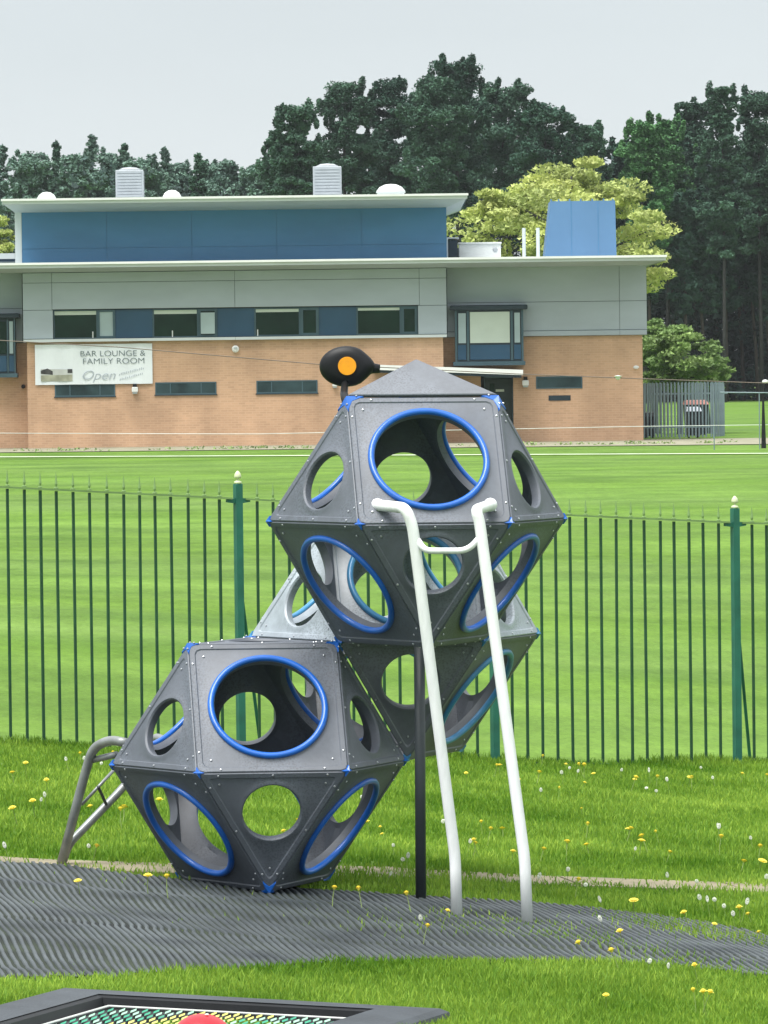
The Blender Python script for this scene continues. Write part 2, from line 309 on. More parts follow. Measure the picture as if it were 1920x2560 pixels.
while x < X1+.1:
    # one rib runs from the back edge towards the viewer, drifting to the right; the mats shift at each seam
    prev = None; y = 29.4; jit = random.uniform(-.003,.003); xx = x
    sl = float(np.interp(x, [-3,-1.6,0,1.7,3], [.165,.15,.155,.185,.21]))
    while y > 22.3:
        yy_ = 29.4-y+.25*math.sin(x*.9); seam = int(yy_/1.9) != int((yy_-.085)/1.9)
        xr = xx+wob(xx,y)+jit+ (.012 if int(yy_/1.9)%2 else 0)
        ok = X0 < xr < X1 and yfr(xr) < y < ybk(xr)
        if ok:
            hw = .0092+.0012*math.sin(31*y+7*x); z = float(zg(xr,y))+.012; h = .0085+.002*math.sin(9*y+5*x)
            row = [(xr-hw,y,z),(xr-hw*.7,y,z+h),(xr+hw*.7,y,z+h),(xr+hw,y,z)]
            b = len(rv); rv += row
            if prev is not None:
                for k in range(3): rf.append((prev+k, b+k, b+k+1, prev+k+1))
            else: rf.append((b,b+1,b+2,b+3))
            prev = b
        else: prev = None
        y -= .085; xx += .085*sl
    x += pitch_
rb = add('rib', mesh('rib', np.array(rv)-[0,26.5,0], np.array(rf)), M['rib'], rm); rb['kind'] = 'stuff'
# cross bars joining the ribs, a little lower
g = G()
# ------------------------------------------------------------------ path of concrete slabs behind the mat
pA, pB = gp(-700,2136), gp(2500,2243)
pdir = (pB-pA)[:2]; plen = np.linalg.norm(pdir); pdir /= plen; pn = np.array([-pdir[1], pdir[0]])
PW = .46
path = thing('concrete_path', (pA[0],pA[1],0), 'narrow pale concrete path crossing the grass between the mat and the green fence', 'path'); path['kind'] = 'structure'
t0 = 0; 
while t0 < plen:
    L_ = .9+random.uniform(-.02,.02); q = []
    for (a, b) in ((t0+.006,0),(t0+L_-.006,0),(t0+L_-.006,PW),(t0+.006,PW)):
        p = pA[:2]+pdir*a+pn*b; q.append((p[0]-pA[0], p[1]-pA[1], float(zg(*p))+.006+random.uniform(0,.005)))
    vs = q+[(a,b,c-.06) for a,b,c in q]
    add('slab', mesh('slab', vs, [(0,1,2,3),(4,5,1,0),(5,6,2,1),(6,7,3,2),(7,4,0,3)]), M['concrete'], path); t0 += L_
def on_path(x, y, g_=0.):
    d = (x-pA[0])*pn[0]+(y-pA[1])*pn[1]; return (d > -g_) & (d < PW+g_)
# ------------------------------------------------------------------ sunken trampoline
tA, tB = np.array([-1.33,22.50]), np.array([.24,22.81]); tdir = (tB-tA)/np.linalg.norm(tB-tA); tn = np.array([-.30,-1.0]); tn /= np.linalg.norm(tn)
TL, TW = np.linalg.norm(tB-tA), 3.4
def tp(a, b, dz=0.):
    p = tA+tdir*a+tn*b; return (p[0], p[1], float(zg(*p))+dz)
def in_tramp(x, y, g_=0.):
    det = tdir[0]*tn[1]-tdir[1]*tn[0]; rx, ry = x-tA[0], y-tA[1]
    a = (rx*tn[1]-ry*tn[0])/det; b = (tdir[0]*ry-tdir[1]*rx)/det
    return (a > -g_) & (a < TL+g_) & (b > -g_) & (b < TW+g_)
tr = thing('sunken_trampoline', (tA[0],tA[1],0), 'sunken trampoline with black rubber surround, white edge line and green and yellow bed', 'trampoline')
O = np.array([tA[0],tA[1],0])
rings = [(-.03,-.02),(0,.045),(.03,.06),(.13,.064),(.24,.060)]; vs = []
for ins, dz in rings:
    for a, b in ((ins,ins),(TL-ins,ins),(TL-ins,TW-ins),(ins,TW-ins)): vs.append(np.array(tp(a,b,dz))-O)
fs = []
for l in range(len(rings)-1):
    for i in range(4): j = (i+1)%4; fs.append((l*4+i,l*4+4+i,l*4+4+j,l*4+j))
add('rubber_surround', mesh('rubber_surround', vs, fs), M['rubber'], tr)
vs2 = [np.array(tp(a,b,dz))-O for ins, dz in ((.235,.058),(.262,.048),(.275,.008)) for a, b in ((ins,ins),(TL-ins,ins),(TL-ins,TW-ins),(ins,TW-ins))]
add('shade_black_inner_wall', mesh('shade_black_inner_wall', vs2, [(l*4+i,l*4+4+i,l*4+4+(i+1)%4,l*4+(i+1)%4) for l in range(2) for i in range(4)]), M['black'], tr)  # inner wall blackened: occlusion shade below the rim put into its colour
iw = .30; g = G()
for (a0,b0,a1,b1) in ((iw,iw,TL-iw,iw),(iw,iw,iw,TW-iw),(TL-iw,iw,TL-iw,TW-iw)):
    g.tube([np.array(tp(a0,b0,.018))-O, np.array(tp(a1,b1,.018))-O], .005, 6)
g.add('edge_line', M['rope'], tr)
cols_ = {'tgreen':G(),'tyellow':G(),'tpale':G()}
nsl = 0; a = iw+.03
while a < TL-iw-.03:
    b = iw+.10
    while b < TW-iw:
        key = 'tyellow' if .72 < a+0.35*(b-iw) < 1.02 else ('tpale' if random.random() < .5 else 'tgreen')
        p = [np.array(tp(a+u+.02*0, b+w, .012+h))-O for u,w,h in ((0,0,0),(.024,0,.010),(.050,.085,.010),(.026,.085,0))]
        cols_[key].put(p, [(0,1,2,3)]); b += .11; nsl += 1
    a += .046
for kk, lab in (('tgreen','green rows of trampoline bed links'),('tyellow','yellow rows of trampoline bed links'),('tpale','pale green rows of trampoline bed links')):
    o = cols_[kk].add('bed_link', M[kk], tr); o['kind'] = 'stuff'; o['label'] = lab
g = G(); g.put([np.array(tp(a,b,.009))-O for a,b in ((.27,.27),(TL-.27,.27),(TL-.27,TW-.27),(.27,TW-.27))], [(0,1,2,3)][:1]); g.add('pit_bed', M['black'], tr)
# red ball resting in the trampoline
bc = at(505, 2624, 20.1); R_ = .126; bc[2] = float(zg(bc[0], bc[1]))+.016+R_
g = G(); g.lathe((0,0,0), [(R_*math.sin(math.pi*i/24)+1e-4, -R_*math.cos(math.pi*i/24)) for i in range(25)], 40)
b_ = thing('play_ball', bc, 'glossy red ball lying in the sunken trampoline at the bottom of the picture', 'ball'); g.add('ball_shell', M['red'], b_, sm=True)
g = G(); g.lathe((0.02,-.02,R_-.002), [(.008,0),(.008,.003),(.004,.0045)], 12); g.add('valve', M['white'], b_)
# ------------------------------------------------------------------ climbing frame
A = .75; TH = .129054; TILT = .006876; h_ = math.sqrt(2/3)
CF = np.array([-.6479, 28.077, .0])
def tl(p): x,y,z = p; return np.array([x*math.cos(TILT)+z*math.sin(TILT), y, -x*math.sin(TILT)+z*math.cos(TILT)])
def cubo():
    d = {}
    for k in range(6): d['e%d'%(60*k)] = np.array((math.cos(math.radians(60*k)+TH), math.sin(math.radians(60*k)+TH), h_))
    for a in (-30,90,210): d['t%d'%a] = np.array((math.cos(math.radians(a)+TH)/3**.5, math.sin(math.radians(a)+TH)/3**.5, 2*h_))
    for a in (-90,30,150): d['b%d'%a] = np.array((math.cos(math.radians(a)+TH)/3**.5, math.sin(math.radians(a)+TH)/3**.5, 0))
    return d
OFF = {'L':np.zeros(3)}
OFF['M'] = np.array((2/3**.5*math.cos(math.radians(30)+TH), 2/3**.5*math.sin(math.radians(30)+TH), h_))
OFF['U'] = OFF['M']+np.array((2/3**.5*math.cos(math.radians(-90)+TH), 2/3**.5*math.sin(math.radians(-90)+TH), h_))
SQ = {'front':('e240','e300','t-30','t210'), 'backright':('e0','e60','t90','t-30'), 'backleft':('e120','e180','t210','t90'),
      'lfr':('b-90','b30','e0','e300'), 'lfl':('b150','b-90','e240','e180'), 'lback':('b30','b150','e120','e60')}
TR = {'top':('t-30','t90','t210'), 'bottom':('b-90','b150','b30'), 'ul':('e180','e240','t210'), 'ur':('e300','e0','t-30'), 'ub':('e60','e120','t90'),
      'lf':('e240','b-90','e300'), 'lbl':('e180','e120','b150'), 'lbr':('e60','e0','b30')}
fr = thing('climbing_frame', CF, 'grey and blue climbing frame of three stacked many-sided pods with round holes and white poles', 'climbing frame')
def panel(P, hole, thick=.022, recess=True, gap=.004):
    P = [np.array(p) for p in P]; c = sum(P)/len(P); n = np.cross(P[1]-P[0], P[2]-P[0]); n /= np.linalg.norm(n)
    if np.dot(n, c-cen) < 0: P = P[::-1]; n = -n
    u = P[0]-c; u /= np.linalg.norm(u); w = np.cross(n, u)
    co = [(np.dot(p-c,u), np.dot(p-c,w)) for p in P]; nn = len(P); NS = 96
    inr = min(abs(co[i][0]*co[(i+1)%nn][1]-co[i][1]*co[(i+1)%nn][0])/math.dist(co[i],co[(i+1)%nn]) for i in range(nn))
    # ring samples, corners kept exact
    samp = []
    for i in range(nn):
        a, b = np.array(co[i]), np.array(co[(i+1)%nn])
        for k in range(NS//nn): samp.append(a+(b-a)*k/(NS//nn))
    samp = np.array(samp)
    def poly(ins, rnd=0.):
        s = (inr-ins)/inr; q = samp*s
        if rnd:
            r = np.linalg.norm(q, axis=1); rc = np.linalg.norm(co[0])*s-rnd; k = np.where(r > rc, (rc+(r-rc)*.35)/r, 1); q = q*k[:,None]
        return q
    def circ(r): return samp/np.linalg.norm(samp, axis=1)[:,None]*r
    if hole: rings = [(poly(gap+.004,.018),-thick),(poly(gap,.018),-.004),(poly(gap+.004,.018),0),(poly(.030,.02),0.0),(poly(.035,.02),-.005)]
    else: rings = [(poly(gap+.004),-thick),(poly(gap),-.004),(poly(gap+.004),0)]
    if hole:
        rings += [(circ(hole+.034),-.005),(circ(hole+.022),.001),(circ(hole+.008),.002),(circ(hole+.001),-.006),(circ(hole),-.02),(circ(hole+.004),-.045),(circ(hole+.03),-.03),(poly(.04,.02),-thick-.004),(poly(gap+.004,.018),-thick)]
    vs, fs = [], []
    for q, dz in rings: vs += [c+u*x+w*y+n*dz for x, y in q]
    for l in range(len(rings)-1):
        for i in range(NS): j = (i+1)%NS; fs.append((l*NS+i, l*NS+j, (l+1)*NS+j, (l+1)*NS+i))
    if not hole: fs.append(tuple(range(2*NS,3*NS))); fs.append(tuple(range(0,NS))[::-1])
    return vs, fs, c, n, u, w, co, inr
def tw(p, off): return tl((np.array(p)+off)*A)
bolt_prof = [(.0058,0),(.0058,.002),(.004,.0045),(.0012,.005)]
def bolt_geo(g, p, n):
    u = np.cross(n,[.3,.2,.9]); u /= np.linalg.norm(u); w = np.cross(n,u); vs = []; k_ = 7
    for r, h in bolt_prof: vs += [p+n*h+r*(u*math.cos(2*math.pi*i/k_)+w*math.sin(2*math.pi*i/k_)) for i in range(k_)]
    fs = [(l*k_+i,l*k_+(i+1)%k_,(l+1)*k_+(i+1)%k_,(l+1)*k_+i) for l in range(3) for i in range(k_)]+[tuple(range(3*k_,4*k_))]
    g.put(vs, fs)
V0 = cubo()
for un in ('L','M','U'):
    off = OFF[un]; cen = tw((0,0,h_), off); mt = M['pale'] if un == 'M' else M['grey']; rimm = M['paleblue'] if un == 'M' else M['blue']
    for k, names in list(SQ.items())+list(TR.items()):
        if (un,k) in (('M','lfl'),('U','lback')): pass
        if (un == 'M' and k == 'lfl') or (un == 'U' and k == 'lback') or (un == 'U' and k == 'top'): continue
        sq = len(names) == 4
        hole = .365*A if sq else .19*A
        if k == 'bottom' and un == 'L': hole = 0
        vs, fs, c, n, u, w, co, inr = panel([tw(V0[q], off) for q in names], hole)
        shaded_low = un == 'M' and k in ('lf','lfr','lback','lbl','lbr','bottom')  # pale pod's downward panels take a darker grey, shade put into the colour
        ob = add('square_panel' if sq else 'triangular_panel', mesh('panel', vs, fs, True), M['pale'] if un == 'M' and not shaded_low else (M['cap'] if shaded_low else mt), fr)
        me = ob.data
        try: me.set_sharp_from_angle(angle=math.radians(28))
        except Exception: pass
        if sq:
            g = G(); pts = []; r = .378*A
            for i in range(73):
                a = 2*math.pi*i/72; pts.append(c+u*r*math.cos(a)+w*r*math.sin(a)+n*.006)
            # closed torus
            NS2, NT = 72, 10; tv, tf = [], []
            for i in range(NS2):
                a = 2*math.pi*i/NS2; rd = u*math.cos(a)+w*math.sin(a)
                for j in range(NT):
                    b = 2*math.pi*j/NT; tv.append(c+rd*(r+.0165*math.cos(b))+n*(.004+.0165*math.sin(b)))
            for i in range(NS2):
                for j in range(NT): tf.append((i*NT+j, ((i+1)%NS2)*NT+j, ((i+1)%NS2)*NT+(j+1)%NT, i*NT+(j+1)%NT))
            add('hole_rim', mesh('hole_rim', tv, tf, True), rimm, ob)
        g = G()
        if hole:
            for i in range(len(co)):
                d = np.array(co[i]); L0 = np.linalg.norm(d)
                q = d/L0*(L0-(.105 if sq else .13)); bolt_geo(g, c+u*q[0]+w*q[1]-n*.004, n)
                e2 = np.array(co[(i+1)%len(co)]); mid = (d+e2)/2; ml = np.linalg.norm(mid)
                for s_ in ((-.38,.38) if sq else (-.4,0,.4)):
                    q = mid/ml*(ml-.018)+(e2-d)*s_*.9; bolt_geo(g, c+u*q[0]+w*q[1], n)
            o = g.add('bolt', M['bolt'], ob); o['kind'] = 'stuff'
    # blue corner brackets where the panels meet
    for vn, p in V0.items():
        nb = [q for q in V0.values() if abs(np.linalg.norm(q-p)-1) < .01]
        s_ = .045
        if un == 'U' and vn[0] == 't': s_ = .11
        elif un == 'L' and vn[0] in 'tb': s_ = (.075 if vn[0]=='t' else .085)
        elif un == 'M': s_ = .05
        # order neighbours round the vertex
        out = (p-np.array((0,0,h_))); out /= np.linalg.norm(out)
        a0 = nb[0]-p; a0 = a0-out*np.dot(a0,out); a0 /= np.linalg.norm(a0); b0 = np.cross(out,a0)
        nb.sort(key=lambda q: math.atan2(np.dot(q-p,b0), np.dot(q-p,a0)))
        vs = [tw(p+out*.008, off)]
        for i, q in enumerate(nb):
            d = q-p; vs.append(tw(p+d*s_+out*.006, off)); d2 = nb[(i+1)%4]-p
            vs.append(tw(p+(d+d2)*s_*.30+out*.003, off))
        vs2 = [v-(tw(p+out, off)-tw(p, off))/A*.03*1.0 for v in vs]
        fs = [(0,1+i,1+(i+1)%8) for i in range(8)]+[(1+i,10+i,10+(i+1)%8,1+(i+1)%8) for i in range(8)]
        o = add('corner_bracket', mesh('corner_bracket', vs+vs2, fs), M['paleblue'] if un == 'M' else M['blue'], fr)
        if un != 'M' and vn[0] in 't':
            g = G()
            for i in (0,1,2,3):
                d = nb[i]-p; bolt_geo(g, tw(p+d*s_*.6+out*.008, off), (tw(p+out,off)-tw(p,off))/A)
            o2 = g.add('bolt', M['bolt'], o); o2['kind'] = 'stuff'
# peaked cap on the top pod
off = OFF['U']; ap = np.array((0,0,2*h_+.25)); cen = tw((0,0,h_), off)
for a, b in (('t210','t-30'),('t-30','t90'),('t90','t210')):
    lift = np.array((0,0,.014)); vs, fs, c, n, u, w, co, inr = panel([tw(V0[a]+lift,off), tw(V0[b]+lift,off), tw(ap,off)], 0, gap=.001)
    add('cap_panel', mesh('cap_panel', vs, fs), M['cap'], fr)
# black oval paddle with amber disc behind the cap
def loc(p): return np.array(p)-CF
pY = 28.6
c0 = loc(at(866,916,pY)); g = G(); pr = []
NSX = 30; RX, RZ = .138, .104; vs = []; fs = []
outl = []
for i in range(36):
    a = 2*math.pi*i/36; x = RX*math.cos(a); z = RZ*math.sin(a)
    if x > .06: z *= 1-.35*(x-.06)/.08; x *= 1.06
    outl.append((x,z))
lay = [(.0,-.05),(.55,-.05),(.9,-.042),(1,-.02),(1,.02),(.9,.042),(.55,.05),(0.001,.05)]
vs = [(c0[0]+x*s_, c0[1]+d, c0[2]+z*s_) for s_, d in lay[1:] for x, z in outl]
fs = [(l*36+i,l*36+(i+1)%36,(l+1)*36+(i+1)%36,(l+1)*36+i) for l in range(6) for i in range(36)]+[tuple(range(36))[::-1]]
add('spinner_paddle', mesh('spinner_paddle', vs, fs, True), M['black'], fr)
g = G(); g.lathe((c0[0]+.004,c0[1]-.056,c0[2]+.002), [(.047,0),(.046,-.006),(.001,-.007)][::-1], 28, axis='y'); g.add('amber_disc', M['orange'], fr)
g = G(); g.tube([loc(at(915,918,pY)), loc(at(935,921,pY)), loc(at(950,922,pY))], [.045,.026,.022], 12); g.add('paddle_neck', M['black'], fr, sm=True)
g = G(); g.tube([loc(at(862,960,pY-.05)), loc(at(860,985,pY-.2)), loc(at(868,1010,28.1))], [.018,.020,.026], 10); g.add('paddle_stalk', M['black'], fr, sm=True)
# posts and poles
def foot(px, py): return loc(gp(px, py))
ft = foot(1052,2252); ft[2] -= .05
g = G(); g.tube([ft, loc(at(1049,1640,CF[1]+ft[1]))+np.array((0,0,0.05))], .0265, 16); g.add('support_post', M['black_pipe'], fr, sm=True)
g = G(); g.lathe(ft+np.array((0,0,.05)), [(.045,0),(.045,.006),(.03,.012)], 20); g.add('post_flange', M['black_pipe'], fr)
f1, f2 = foot(1142,2294), foot(1319,2313); y1, y2 = CF[1]+f1[1], CF[1]+f2[1]
yt = 26.93; yf = 27.16
def topole(name, pix, r=.0275):
    g = G(); g.tube(arc_path([loc(at(*q)) for q in pix], .055), r, 16); return g.add(name, M['white_pipe'], fr, sm=True)
f1d = at(1142.6,2297,y1); 
topole('climbing_pole', [(944,1263,yf),(946,1263,yf-.03),(1014,1270,yt),(1031,1312,yt),(1138,2145,y1),(1142.5,2304,y1)])
topole('climbing_pole', [(1226,1262,yf),(1224,1263,yf-.03),(1190,1275,yt-.02),(1199,1306,yt-.02),(1312,2150,y2),(1319,2322,y2)])
for px, py in ((944,1263),(1226,1262)):
    g = G(); c = loc(at(px,py,yf-.01)); g.lathe(c, [(.001,-.034),(.02,-.028),(.031,-.014),(.034,0),(.031,.014),(.02,.028),(.001,.034)], 16); g.add('pole_end_cap', M['white_pipe'], fr, sm=True)
g = G(); g.tube(arc_path([loc(at(1044,1350,yt)), loc(at(1062,1377,yt-.03)), loc(at(1170,1377,yt-.03)), loc(at(1206,1336,yt-.02))], .05), .0155, 12); g.add('ladder_rung', M['white_pipe'], fr, sm=True)
# galvanised access ladder at the left
ly = 28.45; lf = foot(148,2163); ly = CF[1]+lf[1]
g = G(); g.tube(arc_path([lf+np.array((0,0,-.03)), loc(at(208,1950,ly-.05)), loc(at(232,1868,ly-.1)), loc(at(278,1849,ly-.2)), loc(at(318,1858,ly-.28))], .12, 7), .0245, 14); g.add('ladder_rail', M['galv'], fr, sm=True)
g = G(); g.tube(arc_path([loc(at(158,2152,ly+.05)), loc(at(172,2110,ly+.03)), loc(at(300,1978,ly+.2)), loc(at(372,1890,ly+.3)), loc(at(380,1850,ly+.32)), loc(at(392,1843,ly+.3)), loc(at(425,1855,ly+.1))], .07, 5), .021, 14); g.add('ladder_rail', M['galv'], fr, sm=True)
g = G(); g.tube([loc(at(204,2012,ly)), loc(at(285,1925,ly+.1))], .009, 8); g.add('guard_bar', M['galv'], fr, sm=True)
g = G(); g.tube([loc(at(245,1966,ly+.04)), loc(at(266,2012,ly+.12))], .008, 8); g.add('link_rod', M['black_pipe'], fr)
g = G(); g.tube([loc(at(232,1900,ly-.08)), loc(at(262,1893,ly-.12)), loc(at(292,1886,ly-.18))], .017, 10); g.add('ladder_rung', M['galv'], fr, sm=True)
# ------------------------------------------------------------------ green fence
FL, FR = np.array([-2.49,36.3]), np.array([2.66,39.0]); fd = (FR-FL)/np.linalg.norm(FR-FL); fn = np.array([-fd[1],fd[0]])
def fpt(s): return FL+fd*s
def fs_at(px):
    lo, hi = -8., 16.
    for _ in range(50):
        m = (lo+hi)/2; p = fpt(m); q = (px-960)/F*p[1]
        if p[0] < q+ (0.0125*(1550-1280)/F*p[1]): lo = m
        else: hi = m
    return lo
s1, s2, s3 = fs_at(592), fs_at(1219), fs_at(1834); span = (s3-s1)/2
posts = [s1+span*k for k in range(-2, 5)]
fo = np.array([fpt(s1)[0], fpt(s1)[1], 0])
fence = thing('railing_fence', fo, 'dark green metal railing fence with spear tops and teal square posts across the grass', 'fence')
rot = math.atan2(fd[1], fd[0])
def fz(s): p = fpt(s); return float(-0.078*(7*math.tanh((p[0]+.648)/7)))
HR = 1.70
def oriented(g, s, n_=0., z=0.):
    p = fpt(s)+fn*n_-fo[:2]; c_, s_ = math.cos(rot), math.sin(rot)
    return [(p[0]+x*c_-y*s_, p[1]+x*s_+y*c_, zz+z) for x, y, zz in g]
g = G(); g.box(-.024,.024,-.024,.024,-.1,1.80,.003); postm = g.mesh('post'); postm.materials.append(M['fence_post'])
g = G(); g.lathe((0,0,1.80), [(.026,0),(.024,.014),(.006,.024),(.006,.032),(.022,.038),(.024,.048),(.02,.066),(.008,.082),(.001,.086)], 14); finm = g.mesh('post_finial', True); finm.materials.append(M['finial'])
g = G(); g.box(-.0078,.0078,-.0078,.0078,-.06,HR-.01); barm = g.mesh('picket'); barm.materials.append(M['fence_bar'])
g = G(); g.lathe((0,0,HR+.006), [(.015,0),(.015,.008),(.005,.012),(.010,.03),(.006,.06),(.0025,.095),(.001,.11)], 8); spm = g.mesh('spear_tip'); spm.materials.append(M['fence_pale'])
for s in posts:
    p = fpt(s)-fo[:2]
    o = add('post', postm, None, fence, (p[0],p[1],fz(s))); o.rotation_euler.z = rot
    f_ = add('post_finial', finm, None, o)
    g = G(); q0 = fpt(s)+fn*.03-fo[:2]; q1 = fpt(s+.36)+fn*.42-fo[:2]
    za = fz(s); zb = float(zg(*(q1+fo[:2])))
    g.tube([(q0[0],q0[1],za+1.17),(q0[0]+.02,q0[1]+.06,za+1.13),(q1[0],q1[1],zb-.03)], .012, 6); g.add('stay_bar', M['fence_post'], fence)
    for sg in (-1,1):
        if s is posts[0] and sg < 0: continue
        g = G(); q = oriented([(sg*.025,-.012,HR-.03),(sg*.085,-.012,HR-.022),(sg*.085,-.012,HR-.002),(sg*.025,-.012,HR+.004),(sg*.025,.012,HR-.03),(sg*.085,.012,HR-.022),(sg*.085,.012,HR-.002),(sg*.025,.012,HR+.004)], s, 0, fz(s))
        g.put(q, [(0,1,2,3),(7,6,5,4),(0,4,5,1),(1,5,6,2),(2,6,7,3),(3,7,4,0)]); g.add('rail_bracket', M['fence_post'], fence)
for k in range(len(posts)-1):
    a, b = posts[k], posts[k+1]; gap = .136; pit = (b-a-2*gap)/14
    for lvl, nm in ((HR,'top_rail'),(.0,'bottom_rail')):
        q = []
        for s in (a+.05,b-.05):
            q += oriented([(0,-.021,lvl-.006),(0,.021,lvl-.006),(0,.021,lvl+.006),(0,-.021,lvl+.006)], s, 0, fz(s))
        me = mesh(nm, q, [(0,1,5,4),(1,2,6,5),(2,3,7,6),(3,0,4,7),(3,2,1,0),(4,5,6,7)])
        add(nm, me, M['fence_pale'] if lvl > 1 else M['fence_bar'], fence)
    for i in range(15):
        s = a+gap+pit*i; p = fpt(s)-fo[:2]
        o = add('picket', barm, None, fence, (p[0],p[1],fz(s))); o.rotation_euler = (random.uniform(-.003,.003),random.uniform(-.004,.004),rot+random.uniform(-.1,.1))
        sp_ = add('spear_tip', spm, None, o); sp_.rotation_euler.z = random.uniform(0,1)
# ------------------------------------------------------------------ club building
YB = 179.0
def BX(u, Y=YB): return (u-960)*Y/F
def BZ(v, Y=YB): return CZ-(v-909)*Y/F
bo = np.array([0,YB,0])
bld = thing('club_building', bo, 'two-storey club building of tan brick, grey cladding and a blue upper storey', 'building')
def bb(name, u0, v0, u1, v1, Y, mt, parent=None, depth=.1, kind=None, bev=0.):
    "box whose front face lies at distance Y, in levelled photo units"
    g = G(); g.box(BX(u0,Y),BX(u1,Y),Y-YB,Y-YB+depth,BZ(v1,Y),BZ(v0,Y),bev); return g.add(name, mt, parent or bld)
Yc, Yw = 178.85, 179.95
bb('brick_wall', 73,844,1113,1113, YB, M['brick'], depth=.95)                      # main block
bb('brick_wall', 1287,846,1611,1113, Yw, M['brick'], depth=10)                     # right wing
bb('brick_wall', 1100,846,1287,944, Yw, M['brick'], depth=1)
bb('brick_wall', 1100,944,1206,1113, Yw, M['brick'], depth=1)
bb('brick_wall', -220,846,75,1113, Yw, M['brick'], depth=1)
g = G(); g.box(BX(-220),BX(1113),1.9,12,BZ(1113),BZ(640)); g.add('core_wall', M['clad_gap'], bld)
g = G(); g.box(BX(1113),BX(1611),2.9,11,BZ(1113),BZ(665)); g.add('core_wall', M['clad_gap'], bld)
bb('backing_wall', 64,655,1123,764, Yc+.06, M['clad_gap'], depth=1.2)
bb('backing_wall', 64,838,1123,844, Yc+.06, M['clad_gap'], depth=1.2)
bb('backing_wall', 64,764,139,838, Yc+.06, M['clad_gap'], depth=1.2); bb('backing_wall', 1051,764,1123,838, Yc+.06, M['clad_gap'], depth=1.2)
def clad(u0,v0,u1,v1,Y=Yc,mt='clad'): bb('cladding_panel', u0+.5,v0+.5,u1-.5,v1-.5, Y, M[mt], depth=.055, bev=.004)
for a, b in ((64,137),(137,594),(594,1055),(1055,1123)): clad(a,672,b,697); 
clad(137,697,594,764); clad(594,697,1055,764); clad(64,697,137,765); clad(1055,697,1123,765); clad(64,765,139,837); clad(1051,765,1123,837)
for a, b in ((64,594),(594,1123)): bb('window_sill', a+.4,838,b-.4,845, Yc-.06, M['white'] if 0 else M['roof'], depth=.12)
# right wing cladding
for a, b in ((1124,1555),(1555,1623)):
    clad(a,664,b,760,Yw-.15); clad(a,760,b,832,Yw-.15); bb('cladding_trim', a+.4,832.5,b-.4,845, Yw-.19, M['clad'], depth=.1, bev=.01)
bb('backing_wall', 1124,660,1623,845.5, Yw-.094, M['clad_gap'], depth=.09)
bb('backing_wall', -220,660,63,845.5, Yw-.094, M['clad_gap'], depth=.09)
for a, b in ((-220,-60),(-60,63)): clad(a,664,b,760,Yw-.15); clad(a,760,b,845,Yw-.15)
# strip windows
Yr = Yc+.14
bb('recess_wall', 139,764,1051,838, Yr+.1, M['darkframe'], depth=.08)
def window(u0,v0,u1,v1,Y,pane,fw=3.,blind=0,lab=None,fm='frame',mull=None,pd=.035):
    g = G(); z0,z1 = BZ(v1,Y),BZ(v0,Y); w = fw*Y/F; x0,x1 = BX(u0,Y),BX(u1,Y); y0 = Y-YB
    g.box(x0,x1,y0,y0+.07,z0,z0+w); g.box(x0,x1,y0,y0+.07,z1-w,z1); g.box(x0,x0+w,y0+.002,y0+.068,z0+w,z1-w); g.box(x1-w,x1,y0+.002,y0+.068,z0+w,z1-w)
    o = thing_part('window'); fo_ = g.add('window_frame', M[fm], bld)
    bpy.data.objects.remove(o) if o else None
    fo_.name = 'window'
    bb('pane', u0+fw*.7,v0+fw*.7,u1-fw*.7,v1-fw*.7, Y+pd, M[pane], fo_, depth=.012)
    if blind: bb('blind', u0+fw,v0+fw,u1-fw,v0+fw+blind, Y+.02, M['blind'], fo_, depth=.01)
    if mull:
        for m_ in mull: bb('mullion', m_-1.2,v0+fw,m_+1.2,v1-fw, Y+.005, M[fm], fo_, depth=.06)
    if lab: fo_['label'] = lab
    return fo_
def thing_part(n): return None
window(140,765.5,250,837.5,Yr,'glass',3,9.5); window(250,766,294,837,Yr-.03,'paleglass',5.5); window(388,765.5,502,837.5,Yr,'glass',3.5,9.5)
cw = window(502,766,549,837,Yr-.03,'darkframe_pane' if 0 else 'glass',6); 
bb('open_casement_pane', 508,776,543,829, Yr-.16, M['paleglass'], bld, depth=.03)['label'] = 'pale casement pane tilted open in the strip window'
window(642,765.5,757,837.5,Yr,'glass',4,7.5); window(757,766,803,837,Yr-.03,'glass',7); window(897,765.5,1009,837.5,Yr,'glass',4,6.5); window(1009,766,1050,837,Yr-.03,'glass',7)
for a, b in ((294.5,387.5),(549.5,641.5),(803.5,896.5)): bb('blue_panel', a,766,b,837, Yr+.01, M['bluepanel'], depth=.05)
for u, in ((238,),(437,),(650,)): bb('catch_lever', u-1.3,820,u+1.3,836, Yr-.05, M['white'], depth=.04)
# low slit windows
for a, b, v0, v1 in ((141,292,950,982),(392,545,949,980),(645,798,948,980)):
    window(a,v0,b,v1,YB-.03,'slit',3.,0,mull=(a+38,b-38),pd=.012); bb('lintel', a-2,v1,b+2,v1+2.5, YB-.05, M['darkframe'], depth=.1)
window(1344,946,1460,977,Yw-.03,'slit',3.,pd=.012); bb('air_brick', 1375,994,1430,1007, Yw-.02, M['darkframe'], depth=.05)
